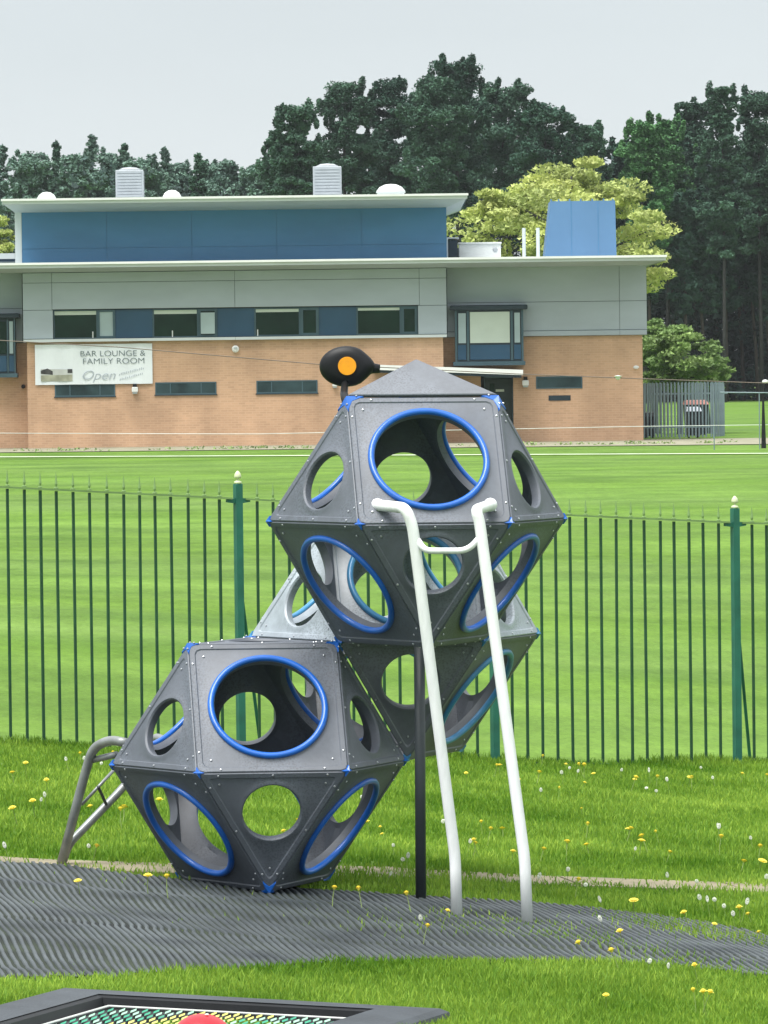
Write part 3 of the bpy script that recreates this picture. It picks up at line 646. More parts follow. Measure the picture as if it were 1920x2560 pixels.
# bays
def bay(u0,u1,vt,vb,caps,lit=True):
    o = bb('bay_window', u0,vt,u1,vb, Yw-.62, M['darkframe'], depth=.55)
    w = (u1-u0)
    for a, b, p, bl in (((.05,.16,'paleglass',0),(.22,.80,'blind',0),(.87,.95,'paleglass',0)) if lit else ((.05,.16,'glass',0),(.22,.80,'glass',0),(.87,.95,'paleglass',0))):
        bb('pane', u0+w*a,vt+(5 if p=='blind' else 8),u0+w*b,vt+.64*(vb-vt), Yw-.65, M[p], o, depth=.03)
    bb('mullion', u0+w*.175,vt+2,u0+w*.205,vb-2, Yw-.66, M['frame'], o, depth=.04); bb('mullion', u0+w*.815,vt+2,u0+w*.845,vb-2, Yw-.66, M['frame'], o, depth=.04)
    bb('mullion', u0,vt,u0+w*.03,vb, Yw-.66, M['frame'], o, depth=.04); bb('mullion', u0+w*.97,vt,u1,vb, Yw-.66, M['frame'], o, depth=.04)
    bb('lower_panel', u0+w*.22,vt+.68*(vb-vt),u0+w*.8,vb-5, Yw-.65, M['bluepanel'], o, depth=.03); bb('lower_panel', u0+w*.86,vt+.68*(vb-vt),u0+w*.96,vb-5, Yw-.645, M['bluepanel'], o, depth=.03); bb('lower_panel', u0+w*.04,vt+.68*(vb-vt),u0+w*.16,vb-5, Yw-.645, M['bluepanel'], o, depth=.03)
    bb('bay_cap', caps[0],vt-12,caps[1],vt, Yw-.8, M['darkframe'], o, depth=.7, bev=.03); bb('bay_base', u0-5,vb,u1+4,vb+10, Yw-.7, M['frame'], o, depth=.65)
    return o
bay(1143,1314,778,907,(1131,1325)); bay(-68,44,784,922,(-80,54),False)
# entrance: recess, door, canopy
bb('entrance_recess', 1206,944,1287,1112, Yw+.5, M['darkframe'], depth=.3)
dr = bb('door', 1217,952,1284,1111, Yw+.35, M['door'], depth=.06)
bb('door_frame', 1214,948,1217,1111, Yw+.3, M['frame'], dr, depth=.1); bb('door_frame', 1284,948,1287,1111, Yw+.3, M['frame'], dr, depth=.1); bb('door_frame', 1214,945,1287,949, Yw+.29, M['frame'], dr, depth=.1)
bb('door_sign', 1243,977,1264,983, Yw+.33, M['blind'], dr, depth=.02); bb('door_handle', 1222,1030,1226,1052, Yw+.30, M['bolt'], dr, depth=.04)
bb('door_pane', 1228,962,1240,1025, Yw+.335, M['glass'], dr, depth=.02)
Yk = 178.1; g = G(); xa, xb = BX(935,Yk), BX(1312,Yk); za, zb = BZ(911,Yk), BZ(929,Yk); t_ = 13*Yk/F; D_ = 1.8; y0 = Yk-YB
g.put([(xa,y0,za-t_),(xb,y0,zb-t_),(xb,y0,zb),(xa,y0,za),(xa,y0+D_,za-t_),(xb,y0+D_,zb-t_),(xb,y0+D_,zb),(xa,y0+D_,za)], [(0,1,2,3),(7,6,5,4),(0,4,5,1),(1,5,6,2),(2,6,7,3),(3,7,4,0)]); cn = g.add('canopy', M['white'], bld)
g = G(); g.put([(xa+.05,y0+.06,za-t_-.09),(xb-.05,y0+.06,zb-t_-.09),(xb-.05,y0+.06,zb-t_),(xa+.05,y0+.06,za-t_),(xa+.05,y0+D_,za-t_-.09),(xb-.05,y0+D_,zb-t_-.09),(xb-.05,y0+D_,zb-t_),(xa+.05,y0+D_,za-t_)], [(0,1,2,3),(7,6,5,4),(0,4,5,1),(1,5,6,2),(3,7,4,0)]); g.add('canopy_soffit', M['darkframe'], cn)
# wall fittings
def lamp(u,v,Y,s=8):
    o = bb('wall_light', u-s,v,u+s,v+s*1.7, Y-.18, M['white'], depth=.17, bev=.02); bb('lamp_bracket', u-s*.6,v-s*1.1,u+s*.6,v-.3, Y-.14, M['black'], o, depth=.13); bb('lamp_shade', u-s*.8,v+s*1.7,u+s*.8,v+s*2.2, Y-.16, M['soffit'], o, depth=.14)
lamp(1318,955,Yw,8); lamp(341,960,YB,7.5); lamp(841,955,YB,6)
g = G(); r_ = 9*YB/F; g.lathe((BX(594),-.09,BZ(868)), [(.001,-.04),(r_*.6,-.035),(r_,0),(r_,.09)], 20, axis='y'); al = g.add('alarm_bell', M['white'], bld, sm=False)
bb('alarm_mark', 590,864,598,867, YB-.16, M['faint'], al, depth=.03)
g = G(); g.lathe((BX(1594,Yw),Yw-YB-.12,BZ(926,Yw)), [(.001,-.06),(.07,-.04),(.08,.0),(.05,.12)], 14, axis='y', sx_=1.2, sy_=.7); g.add('security_sensor', M['white'], bld)
g = G(); g.lathe((BX(63,Yw),Yw-YB-.12,BZ(955,Yw)), [(.001,-.06),(.06,-.04),(.07,.0),(.05,.12)], 14, axis='y'); g.add('security_camera', M['black'], bld)
# roofs
def roof(u0,u1,vt,vb,vs,uw0,uw1,Yf,Ywall,back,tl_,tr_):
    "thin fascia whose soffit slopes back to the wall"
    g = G(); zt,zb,zs = BZ(vt,Yf),BZ(vb,Yf),BZ(vs,Ywall); y0,y1,y2 = Yf-YB,Ywall-YB,back-YB
    xa,xb,xc,xd = BX(u0,Yf),BX(u1,Yf),BX(uw0,Ywall),BX(uw1,Ywall)
    g.put([(xa,y0,zb),(xb,y0,zb),(xb,y0,zt),(xa,y0,zt),(xa,y2,zt),(xb,y2,zt),(xb,y2,zb),(xa,y2,zb)], [(0,1,2,3),(3,2,5,4),(1,6,5,2),(0,3,4,7),(4,5,6,7)]); o = g.add('roof', M['roof'], bld)
    g = G(); g.put([(xa+.04,y0+.04,zb-.002),(xb-.04,y0+.04,zb-.002),(xd,y1,zs),(xc,y1,zs),(xb-.04,y2,zb-.002),(xd,y2,zs),(xa+.04,y2,zb-.002),(xc,y2,zs)], [(0,1,2,3)[::-1],(1,4,5,2)[::-1],(6,0,3,7)[::-1],(3,2,5,7)]); g.add('soffit', M['soffit'], o)
    g = G(); g.box(xa-.03,xb+.03,y0-.07,y0-.005,zt-.05,zt+.02); g.add('gutter_edge', M['white'], o)
    return o
roof(16,1178,488,500,521,47,1126,177.6,179.55,192,0,0)
roof(-240,1672,648,660,671,-200,1624,177.5,178.8,192,0,0)
for i in range(5):
    a = 64+(1125-64)/5*i; b = a+(1125-64)/5
    for v0, v1 in ((519,612),(612,650)): bb('blue_cladding_panel', a+.35,v0+.2,b-.35,v1-.4, 179.6, M['blue_clad'], depth=.055)
bb('backing_wall', 64,515,1125,652, 179.65, M['blue_clad'], depth=11)
bb('corner_wall', 47,519,63.6,652, 179.6, M['roof'], depth=11)
bb('parapet', -220,622,46,636, 186, M['roof'], depth=3); bb('parapet_wall', -220,636,46,652, 186.1, M['bluepanel'], depth=3)
def vent(u0,u1,v0,v1,Y):
    o = bb('roof_vent', u0,v0,u1,v1, Y, M['vent'], depth=.85, bev=.015)
    n = 11; hgt = (v1-v0)/n
    for k in range(n-2): bb('louvre', u0+4,v0+3+hgt*k,u1-4,v0+3+hgt*k+hgt*.55, Y-.025, M['vent'], o, depth=.024)
    c_ = ((BX(u0,Y)+BX(u1,Y))/2, Y-YB+.42, BZ(v0,Y)); g = G(); g.lathe(c_, [(.36,0),(.36,.03),(.22,.09),(.02,.11)], 20); g.add('vent_cap', M['vent'], o)
vent(300,369,418,500,184); vent(793,864,415,500,184)
for a, b, v in ((102,153,470),(416,465,469),(950,1024,461)):
    Y = 184; c_ = ((BX(a,Y)+BX(b,Y))/2, Y-YB, BZ(500,Y)); r_ = (BX(b,Y)-BX(a,Y))/2; hh = BZ(v,Y)-BZ(500,Y); lo_ = max(hh-.3,.02)
    g = G(); g.lathe(c_, [(r_*.92,0),(r_*.92,lo_),(r_,lo_+.01),(r_*.96,lo_+.08),(r_*.75,lo_+.2),(r_*.4,lo_+.28),(.01,hh)], 28); g.add('rooflight_dome', M['dome'], bld, sm=True)
ac = bb('air_handling_unit', 1156,612,1260,655, 182, M['white'], depth=1.4, bev=.03); bb('unit_lid', 1154,609,1262,613, 181.95, M['white'], ac, depth=1.5)
g = G(); g.lathe((BX(1246,182),182-YB-.01,BZ(628,182)), [(.08,0),(.06,-.015),(.001,-.02)][::-1], 14, axis='y'); g.add('unit_vent', M['vent'], ac)
du = bb('dark_duct', 1129,603,1152,655, 181.5, M['darkframe'], depth=1.2); bb('duct_trim', 1124,596,1156,599, 181.4, M['white'], du, depth=1.3); bb('duct_trim', 1125,599,1128,655, 181.4, M['white'], du, depth=.05)
for u in (1318,1353):
    g = G(); x = BX(u,182); g.tube([(x,3,BZ(656,182)),(x,3,BZ(575,182))], .06, 10); g.add('flue_pipe', M['roof'], bld)
Y = 183; g = G(); x0,x1,x2,x3 = BX(1368,Y),BX(1549,Y),BX(1547,Y),BX(1385,Y); zb_,zt_ = BZ(660,Y),BZ(509,Y); y0 = Y-YB
g.put([(x0,y0,zb_),(x1,y0,zb_),(x2,y0+.1,zt_),(x3,y0+.1,zt_),(x0,y0+2.4,zb_),(x1,y0+2.4,zb_),(x2,y0+2.3,zt_),(x3,y0+2.3,zt_)], [(0,1,2,3),(1,5,6,2),(4,0,3,7),(3,2,6,7),(5,4,7,6)]); tk = g.add('plant_enclosure', M['tank'], bld)
for u in (1436,1503): bb('panel_seam', u-.8,511,u+.8,652, Y-.0, M['bluepanel'], tk, depth=.04) if 0 else None
for u in (1437,1504):
    g = G(); x = BX(u,Y); g.put([(x-.012,y0-.008,zb_),(x+.012,y0-.008,zb_),(x+.012,y0+.092,zt_),(x-.012,y0+.092,zt_)], [(0,1,2,3)]); g.add('panel_seam', M['blue_clad'], tk)
for u in (1387,1406,1433,1461,1490,1518,1541):
    bb('fixing_lug', u-2,504,u+2,510, Y+.1, M['tank'], tk, depth=.05)
# banner
bn = thing('banner', (BX(239.5),YB-.05,BZ(951)), 'white vinyl bar lounge banner with a small photo, hung on the brick wall at left', 'banner')
bx0 = BX(239.5); bz0 = BZ(951); cols = 30; vs = []; fs = []
for i in range(cols+1):
    u = 93+(386-93)*i/cols; sag = 1.2*math.sin(i*.9)*.3+1.0*math.sin(i*math.pi/cols)
    for v in (851+sag*.6, 952-sag*.5): vs.append((BX(u)-bx0, -.02+.012*math.sin(i*1.1), BZ(v)-bz0))
    for v in (851+sag*.6, 952-sag*.5): vs.append((BX(u)-bx0, .0+.012*math.sin(i*1.1), BZ(v)-bz0))
for i in range(cols):
    b = 4*i; fs += [(b,b+1,b+5,b+4)[::1],(b+2,b+6,b+7,b+3),(b,b+4,b+6,b+2),(b+1,b+3,b+7,b+5)]
add('banner_sheet', mesh('banner_sheet', vs, fs, False), M['banner'], bn)
def text(body, u, v, size_px, mt, parent, ang=0, sx=1.0, shear=0., off=0.):
    c = bpy.data.curves.new('t', 'FONT'); c.body = body; c.size = size_px*YB/F*1.42; c.shear = shear; c.offset = off; c.extrude = .002
    o = bpy.data.objects.new('t', c); COL.objects.link(o); bpy.context.view_layer.update()
    me = bpy.data.meshes.new_from_object(o.evaluated_get(bpy.context.evaluated_depsgraph_get())); bpy.data.objects.remove(o)
    n = me.vertices; co = np.empty(len(n)*3, np.float32); n.foreach_get('co', co); co = co.reshape(-1,3)
    x, y, z = co[:,0]*sx, co[:,1], co[:,2]; ca, sa = math.cos(ang), math.sin(ang)
    X_ = x*ca-y*sa; Z_ = x*sa+y*ca
    new = np.stack([X_+BX(u)-bx0, -.04-z, Z_+BZ(v)-bz0], 1).astype(np.float32); n.foreach_set('co', new.ravel()); me.update()
    me.materials.clear(); me.materials.append(mt)
    return add('lettering', me, None, parent)
text('BAR LOUNGE &', 205,882,14.5, M['ink'], bn, sx=1.13, off=-.003); text('FAMILY ROOM', 211,901,14.5, M['ink'], bn, sx=1.16, off=-.003)
text('Open', 206,940,23, M['faint'], bn, sx=1.15, shear=.35, off=-.004)
# illegible slanted small print: rows of faint strokes
g = G()
for r, (n_, u0, v0) in enumerate(((14,302,931),(13,304,943))):
    for i in range(n_):
        u = u0+i*4.6; v = v0-i*1.15; hgt = random.uniform(4,6.5)
        x = BX(u)-bx0; z = BZ(v)-bz0; w_ = .022; hh = hgt*YB/F
        g.put([(x,-.042,z),(x+w_,-.042,z),(x+w_*1.5,-.042,z+hh),(x+w_*.5,-.042,z+hh)], [(0,1,2,3)])
o = g.add('small_print', M['faint'], bn); o['kind'] = 'stuff'
def bq(name, pts, mt, y=-.041):
    g = G(); g.put([(BX(u)-bx0, y, BZ(v)-bz0) for u, v in pts], [tuple(range(len(pts)))]); g.add(name, mt, bn)
bq('printed_photo', [(107,943),(186,943),(186,914),(107,912)], M['photo_sky']); bq('printed_hall', [(107,943),(186,943),(186,927),(107,928)], M['photo_pale'], -.043)
bq('printed_roof', [(107,924),(137,927),(137,918),(124,911),(107,916)], M['photo_dark'], -.044); bq('printed_roof', [(174,923),(186,923),(186,913),(174,913)], M['photo_dark'], -.044)
# weeds along the wall foot
# ------------------------------------------------------------------ palisade enclosure and bins
eo = np.array([BX(1611,181.5),181.5,0]); en = thing('palisade_fence', eo, 'blue grey steel palisade fence round the bin store beside the building', 'fence')
uend = 1800; kx = 0; u = 1613.
g = G(); w_ = .055; 
def pale(h): 
    g = G(); g.put([(-w_/2,0,.05),(0,-.02,.05),(w_/2,0,.05),(-w_/2,0,h),(0,-.02,h+.03),(w_/2,0,h)], [(0,1,4,3),(1,2,5,4),(2,0,3,5)]); m = g.mesh('pale'); m.materials.append(M['palis']); return m
z105 = .055; hfull = BZ(968,181.5)-z105; pm = pale(hfull)
while u < 1775:
    x = BX(u,181.5)-eo[0]; o = add('pale', pm, None, en, (x,0,z105)); u += 8.6
for k in range(14):
    t = (k+1)/14; x = BX(1775+52*math.sin(t*math.pi/2),181.5)-eo[0]; yy = 3.4*(1-math.cos(t*math.pi/2)); o = add('pale', pale(hfull-.45*max(0,t-.35)**2), None, en, (x,yy,z105)); o.rotation_euler.z = t*1.2
# rear run
for k in range(22):
    o = add('pale', pm, None, en, (BX(1618+k*9.3,188)-eo[0],7.,z105))
for zz in (.35, hfull-.35):
    g = G(); g.box(0,BX(1778,181.5)-eo[0],.012,.05,z105+zz,z105+zz+.045); g.add('rail', M['palis'], en)
g = G(); g.box(0,BX(1825,188)-eo[0],7.012,7.05,z105+hfull-.4,z105+hfull-.35); g.add('rail', M['palis'], en)
for u in (1785,1700): 
    g = G(); g.box(BX(u,181.5)-eo[0],BX(u,181.5)-eo[0]+.05,.02,.07,0,hfull); g.add('post', M['palis'], en)
def wbin(u0,u1,vt,Y,lid,label,lab2=None):
    p = ((BX(u0,Y)+BX(u1,Y))/2, Y, .055); w = (BX(u1,Y)-BX(u0,Y))/2; H = BZ(vt,Y)-.055
    t = thing('wheelie_bin', p, label, 'bin'); g = G()
    g.put([(-w*.85,-.3,.08),(w*.85,-.3,.08),(w*.85,.3,.08),(-w*.85,.3,.08),(-w,-.38,H-.12),(w,-.38,H-.12),(w,.4,H-.12),(-w,.4,H-.12)], [(3,2,1,0),(0,1,5,4),(1,2,6,5),(2,3,7,6),(3,0,4,7),(4,5,6,7)]); g.add('bin_body', M['bin'], t)
    g = G(); g.put([(-w*1.06,-.44,H-.115),(w*1.06,-.44,H-.115),(w*1.04,.42,H-.1),(-w*1.04,.42,H-.1),(-w*.9,-.3,H),(w*.9,-.3,H),(w*.9,.3,H+.03),(-w*.9,.3,H+.03)], [(3,2,1,0),(0,1,5,4),(1,2,6,5),(2,3,7,6),(3,0,4,7),(4,5,6,7)]); g.add('bin_lid', M[lid], t)
    for sx_ in (-1,1):
        g = G(); g.tube([(sx_*w*.6-.03,.22,.08),(sx_*w*.6+.03,.22,.08)], .08, 12); g.add('wheel', M['black'], t)
wbin(1612,1640,1040,183.2,'bin','small black bin behind the palisade fence, hard against the brick corner')
wbin(1712,1772,1012,184.5,'binred','large black bin with a reddish lid behind the middle of the palisade fence')
wbin(1718,1755,1029,182.9,'binpale','black bin with a pale blue lid in front of the red lidded bin')
# ------------------------------------------------------------------ perimeter rope, posts, overhead cable
YR = 160.; rp_ = thing('boundary_rope_barrier', (0,YR,0), 'low thin white rope barrier on slim posts running along the far side of the field', 'barrier')
def rz(px, py, Y=YR): return at(px,py,Y)
pts = []
for i in range(41):
    px = -400+i*75; py = np.interp(px, [-400,0,640,1200,1600,1920,2600],[1078,1083,1085,1074,1066,1062,1056]); p = rz(px,py); pts.append((p[0],0,p[2]))
g = G(); g.tube(pts, .009, 5); g.add('rope', M['rope'], rp_)
pts = [(rz(px,py)[0],0,rz(px,py)[2]) for px, py in ((1800,981),(1920,982),(2300,985))]; g = G(); g.tube(pts, .020, 5); g.add('rail', M['palis'], rp_)
for px, pt in ((1785,1064),(1898,980),(2250,984)):
    p = rz(px,pt); z0_ = float(zg(p[0],YR)); g = G(); g.tube([(p[0],0,z0_),(p[0],0,p[2])], .018, 6); g.add('post', M['palis'], rp_)
g = G()
for px in (-320,250,1180,): 
    p = rz(px,1083); z0_ = float(zg(p[0],YR)); 
p = rz(1908,1000); bp = thing('black_post', (p[0],YR,.05), 'short black tapered post standing by the far field at the right edge', 'post')
g = G(); g.tube([(0,0,0),(0,0,p[2]-.05)], [.075,.03], 10); g.add('post_shaft', M['black'], bp)
p = rz(1913,954); g = G(); g.lathe((p[0]-bp.location.x,0.,p[2]-.05), [(.001,-.06),(.07,-.045),(.09,0),(.07,.045),(.001,.06)], 14); g.add('white_knob', M['white'], bp)
g = G(); g.tube([(0,0,rz(1908,1000)[2]-.06),(p[0]-bp.location.x,0.,p[2]-.1)], .012, 6); g.add('knob_stem', M['black'], bp)
YC = 150.; pts = []
for i in range(31):
    px = -500+i*100; py = np.interp(px, [-500,0,300,800,1320,1608,1920,2600],[835,851,868,911,936,947,958,975]); p = at(px,py,YC); pts.append((p[0],0,p[2]))
cb = thing('overhead_cable', (0,YC,0), 'thin dark overhead cable sagging across in front of the building from upper left', 'cable')
g = G(); g.tube(pts, .0125, 5); g.add('wire', M['cable'], cb)
p = at(1545,943,YC-.02); g = G(); g.lathe((p[0],-.02,p[2]), [(.001,-.08),(.05,-.05),(.07,0),(.11,.03),(.001,.05)], 12); g.add('insulator', M['white'], cb)
# ------------------------------------------------------------------ vegetation
def leaves(centres, radii, n_each, size, flat=.7, droop=0., seed=0):
    r = np.random.default_rng(seed); K = len(centres); n = K*n_each
    C_ = np.repeat(centres, n_each, 0); R2 = np.repeat(radii, n_each, 0)
    d = r.normal(size=(n,3)); d /= np.linalg.norm(d, axis=1)[:,None]; rad = r.uniform(.35,1.08,(n,1))**.6
    p = C_+d*rad*R2
    s = size*r.uniform(.55,1.35,(n,1))
    a = r.normal(size=(n,3)); a[:,2] *= flat; a /= np.linalg.norm(a, axis=1)[:,None]
    b = r.normal(size=(n,3)); b[:,2] *= flat; b -= a*(a*b).sum(1)[:,None]; b /= np.linalg.norm(b, axis=1)[:,None]
    if droop: a[:,2] -= droop; 
    v = np.stack([p-a*s*.5-b*s*.28, p+a*s*.62, p-a*s*.25+b*s*.45], 1).reshape(-1,3)
    return v, np.arange(n*3).reshape(-1,3), np.repeat(r.uniform(0,1,K), n_each)*.6+r.uniform(0,1,n)*.4
def crown_lobes(kind, H0, H1, hw, seed):
    "lobe centres and radii for a crown from height H0 to H1 with half width hw"
    r = np.random.default_rng(seed); C_, R2 = [], []; H = H1-H0
    if kind == 'conifer':
        n = 64
        for i in range(n):
            t = (i+.5)/n; w = hw*(1-t)**.85*(1+.25*r.uniform(-1,1))+.12; a = r.uniform(0,6.28); q = r.uniform(.35,.95)
            C_.append((math.cos(a)*w*q, math.sin(a)*w*q, H0+H*t)); s = .22*hw*(1.15-t)+.12; R2.append((s*1.2,s*1.2,s*.55))
        for k in range(3): C_.append((0,0,H1-.2-.3*k)); R2.append((.1+.05*k,.1+.05*k,.35))
    elif kind == 'pine':
        n = 150
        for i in range(n):
            t = r.uniform(0,1)**.8; w = hw*(1-abs(t-.42)**2.2*1.7)*(.72+.28*math.sin(3*t*6.28+seed)); w = max(w,.3*hw); a = r.uniform(0,6.28); q = r.uniform(0,1)**.5
            s = hw*r.uniform(.10,.24); C_.append((math.cos(a)*w*q, math.sin(a)*w*q, H0+H*t*.97)); R2.append((s*1.25,s*1.25,s*.72))
        for k in range(34):   # upright sprigs that break the outline
            a = r.uniform(0,6.28); t = r.uniform(.45,1); w = hw*(1-abs(t-.42)**2.2*1.7)*r.uniform(.7,1.12); C_.append((math.cos(a)*w,math.sin(a)*w*.6,H0+H*t)); s = r.uniform(.10,.22); R2.append((s,s,s*2.2))
    else:
        n = 96
        for i in range(n):
            z = r.uniform(-1,1); a = r.uniform(0,6.28); q = r.uniform(.45,1)**.6; rr = math.sqrt(1-z*z)*q
            s = hw*r.uniform(.08,.24); C_.append((math.cos(a)*hw*rr*r.uniform(.85,1.05), math.sin(a)*hw*rr*.93, H0+H*.5+z*H*.48*q)); R2.append((s*1.35,s*1.35,s*.48))
    return np.array(C_), np.array(R2)
def tree(name, px, top, bot, hwpx, Y, kind, mt, label, group, n_each=120, size=.3, seed=0, bark='bark_dark', base_z=None, parts=True, flat=.6, droop=0.):
    c = at(px, 1000, Y); x = c[0]; z0 = .055 if base_z is None else base_z
    z1 = at(px, top, Y)[2]-z0; zb = max(at(px, bot, Y)[2]-z0, .3); hw = hwpx*Y/F
    t = thing(name, (x,Y,z0), label, 'tree' if 'shrub' not in name else 'shrub', group)
    C_, R2 = crown_lobes(kind, zb, z1, hw, seed)
    v, f, rn = leaves(C_, R2, n_each, size, flat, droop, seed); add('crown', mesh('crown', v, f, False, rn), M[mt], t)
    r = random.Random(seed); g = G(); tr_ = max(.1, hw*.055); k1 = r.uniform(-.3,.3)
    g.tube([(0,0,-.2),(k1*.3,0,zb*.5),(k1,.1,zb),(k1*.6,0,(zb+z1)/2),(0,0,z1*.93)], [tr_*1.25,tr_,tr_*.9,tr_*.6,tr_*.15], 8); g.add('trunk', M[bark], t, sm=True)
    if parts:
        ids = r.sample(range(len(C_)), min(12,len(C_)))
        for i in ids:
            g = G(); c2 = C_[i]; s_ = max(zb*.8, c2[2]-.35*hw); g.tube([(k1*.5,0,s_),(c2[0]*.5,c2[1]*.5,(s_+c2[2])/2),tuple(c2)], [tr_*.4,tr_*.25,tr_*.08], 5); g.add('limb', M[bark], t)
    return t
POS = ['left','right']
sd_ = 100
ORD = ['first','second','third','fourth','fifth','sixth','seventh','eighth','ninth','tenth','eleventh','twelfth','thirteenth','fourteenth']
wcount = {'leaf':0,'con':0}
# far wood on the left behind the club building
names = ['behind the left roof vent','left of the left roof vent','at the left edge above the roof']
wood = [(-120,385,75,'leaf'),(-50,392,60,'con'),(15,366,34,'con'),(85,380,62,'leaf'),(150,358,30,'con'),(237,340,40,'con'),(205,385,60,'leaf'),(290,380,58,'leaf'),(320,362,34,'con'),(365,395,60,'leaf'),(420,372,36,'con'),(455,408,60,'leaf'),(505,388,36,'con'),(560,402,50,'leaf'),(605,425,48,'leaf'),(655,412,52,'leaf'),(700,400,55,'leaf'),(760,380,60,'leaf')]
labs_w = {'leaf':'rounded grey green tree in the distant wood behind the club building','con':'spiky conifer rising above the distant wood behind the left roof'}
for i,(px,top,hw,kd) in enumerate(wood):
    sd_ += 1; wcount[kd] += 1; ol = ORD[wcount[kd]-1]
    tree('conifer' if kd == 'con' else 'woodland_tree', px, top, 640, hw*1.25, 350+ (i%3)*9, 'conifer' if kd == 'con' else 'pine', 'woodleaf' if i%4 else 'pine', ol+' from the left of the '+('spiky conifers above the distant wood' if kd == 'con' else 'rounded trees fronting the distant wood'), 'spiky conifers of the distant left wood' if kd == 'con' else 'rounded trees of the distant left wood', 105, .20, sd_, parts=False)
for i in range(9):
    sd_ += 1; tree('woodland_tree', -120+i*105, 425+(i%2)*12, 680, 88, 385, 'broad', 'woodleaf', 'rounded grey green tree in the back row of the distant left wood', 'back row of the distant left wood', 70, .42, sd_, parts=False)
# the tall pines
pines = [(748,262,62,'leftmost tall pine of the group, its side branches jutting over the right roof vent'),(712,330,50,'low pine at the left foot of the tall pine group'),(868,205,88,'tall pine left of centre with an upswept crest behind the roof'),(985,195,80,'tall dark pine just left of the highest pine'),
 (1095,190,95,'broad pine in the middle of the group beside its highest top'),(1150,150,88,'highest pine of the group with a dense rounded top'),(1265,205,95,'pine right of the highest one, sloping down to the right'),(1370,262,95,'dark pine above the yellow green tree'),(1468,312,60,'rightmost pine of the group with open reddish twigs')]
for i,(px,top,hw,lb) in enumerate(pines):
    sd_ += 1; tree('pine_tree', px, top, 560, hw*1.12, 318+(i*7)%22, 'pine', 'pine2' if i in (3,5,7) else 'pine', lb, 'tall pines behind the club building', 210, .165, sd_, parts=(i in (0,2,8)))
for i,(px,top,hw) in enumerate([(800,350,95),(930,330,105),(1060,330,110),(1190,320,110),(1320,350,110),(1430,400,95),(1540,470,90)]):
    sd_ += 1; tree('pine_tree', px, top, 760, hw, 345, 'pine', 'pine2', ORD[i]+' from the left of the lower dark pines filling in behind the tall ones', 'lower pines behind the tall ones', 110, .24, sd_, parts=False)
# right hand wood
rights = [(1612,305,62,'greenleaf','fresh green tree at the left end of the right hand wood'),(1668,290,72,'greenleaf','second green tree of the right hand wood, a little darker and taller'),(1745,250,66,'pine','feathery pale topped tree in the right hand wood'),(1812,212,58,'pine','tall feathery tree near the right edge of the picture'),(1905,225,75,'pine','tree cut by the right edge of the picture, dense and bluish'),(1990,220,80,'pine','dark tree just past the right edge')]
for i,(px,top,hw,mt,lb) in enumerate(rights):
    sd_ += 1; tree('woodland_tree', px, top, 640, hw*1.2, 336+(i%3)*6, 'pine', mt, lb, 'front trees of the right hand wood', 190, .175, sd_, parts=False)
for i in range(9):
    sd_ += 1; tree('woodland_tree', 1560+i*60, 350+18*(i%3), 790+20*(i%2), 72, 352+(i%2)*8, 'pine', 'pine2', 'dark tree with a tall bare trunk inside the right hand wood', 'dark bare trunked trees of the right hand wood', 80, .32, sd_, bark='bark', parts=False)
for i in range(9):
    sd_ += 1; px = 1640+i*42+random.uniform(-12,12); tree('woodland_tree', px, 480, 760+random.uniform(-20,40), 48, 340+random.uniform(-3,8), 'pine', 'pine2', 'dark tree with a tall bare trunk inside the right hand wood', 'dark bare trunked trees of the right hand wood', 70, .34, sd_, bark='bark', parts=False)
# undergrowth of the wood reads as one shaded mass
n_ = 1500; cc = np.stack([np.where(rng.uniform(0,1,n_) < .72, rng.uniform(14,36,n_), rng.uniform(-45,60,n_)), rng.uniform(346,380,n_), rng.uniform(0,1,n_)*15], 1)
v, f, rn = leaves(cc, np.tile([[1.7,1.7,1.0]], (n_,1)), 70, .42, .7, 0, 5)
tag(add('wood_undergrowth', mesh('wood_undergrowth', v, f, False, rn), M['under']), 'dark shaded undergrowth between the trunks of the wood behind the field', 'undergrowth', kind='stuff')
# lime yellow tree, shrub, left yellow tree
tree('yellow_green_tree', 1435, 392, 800, 262, 205, 'broad', 'lime', 'spreading lime yellow tree standing right behind the blue plant enclosure', None, 330, .17, 11, flat=.55, droop=.25)
tree('leafy_shrub', 1700, 815, 985, 105, 195, 'broad', 'shrubleaf', 'rounded green shrub between the building corner and the dark wood', None, 130, .15, 12, flat=.6, droop=.15)
tree('leafy_shrub', 1770, 885, 975, 62, 197, 'broad', 'shrubleaf', 'low spreading green shrub above the bin store fence', None, 70, .15, 13, flat=.5, droop=.1)
tree('leafy_shrub', 1640, 790, 930, 52, 198, 'broad', 'shrubleaf', 'upright green shrub hard against the right corner of the building', None, 80, .15, 14, flat=.6)
tree('yellow_green_tree', -20, 520, 760, 80, 215, 'broad', 'lime', 'yellow green tree cut off by the left edge beyond the roof', None, 150, .18, 15)
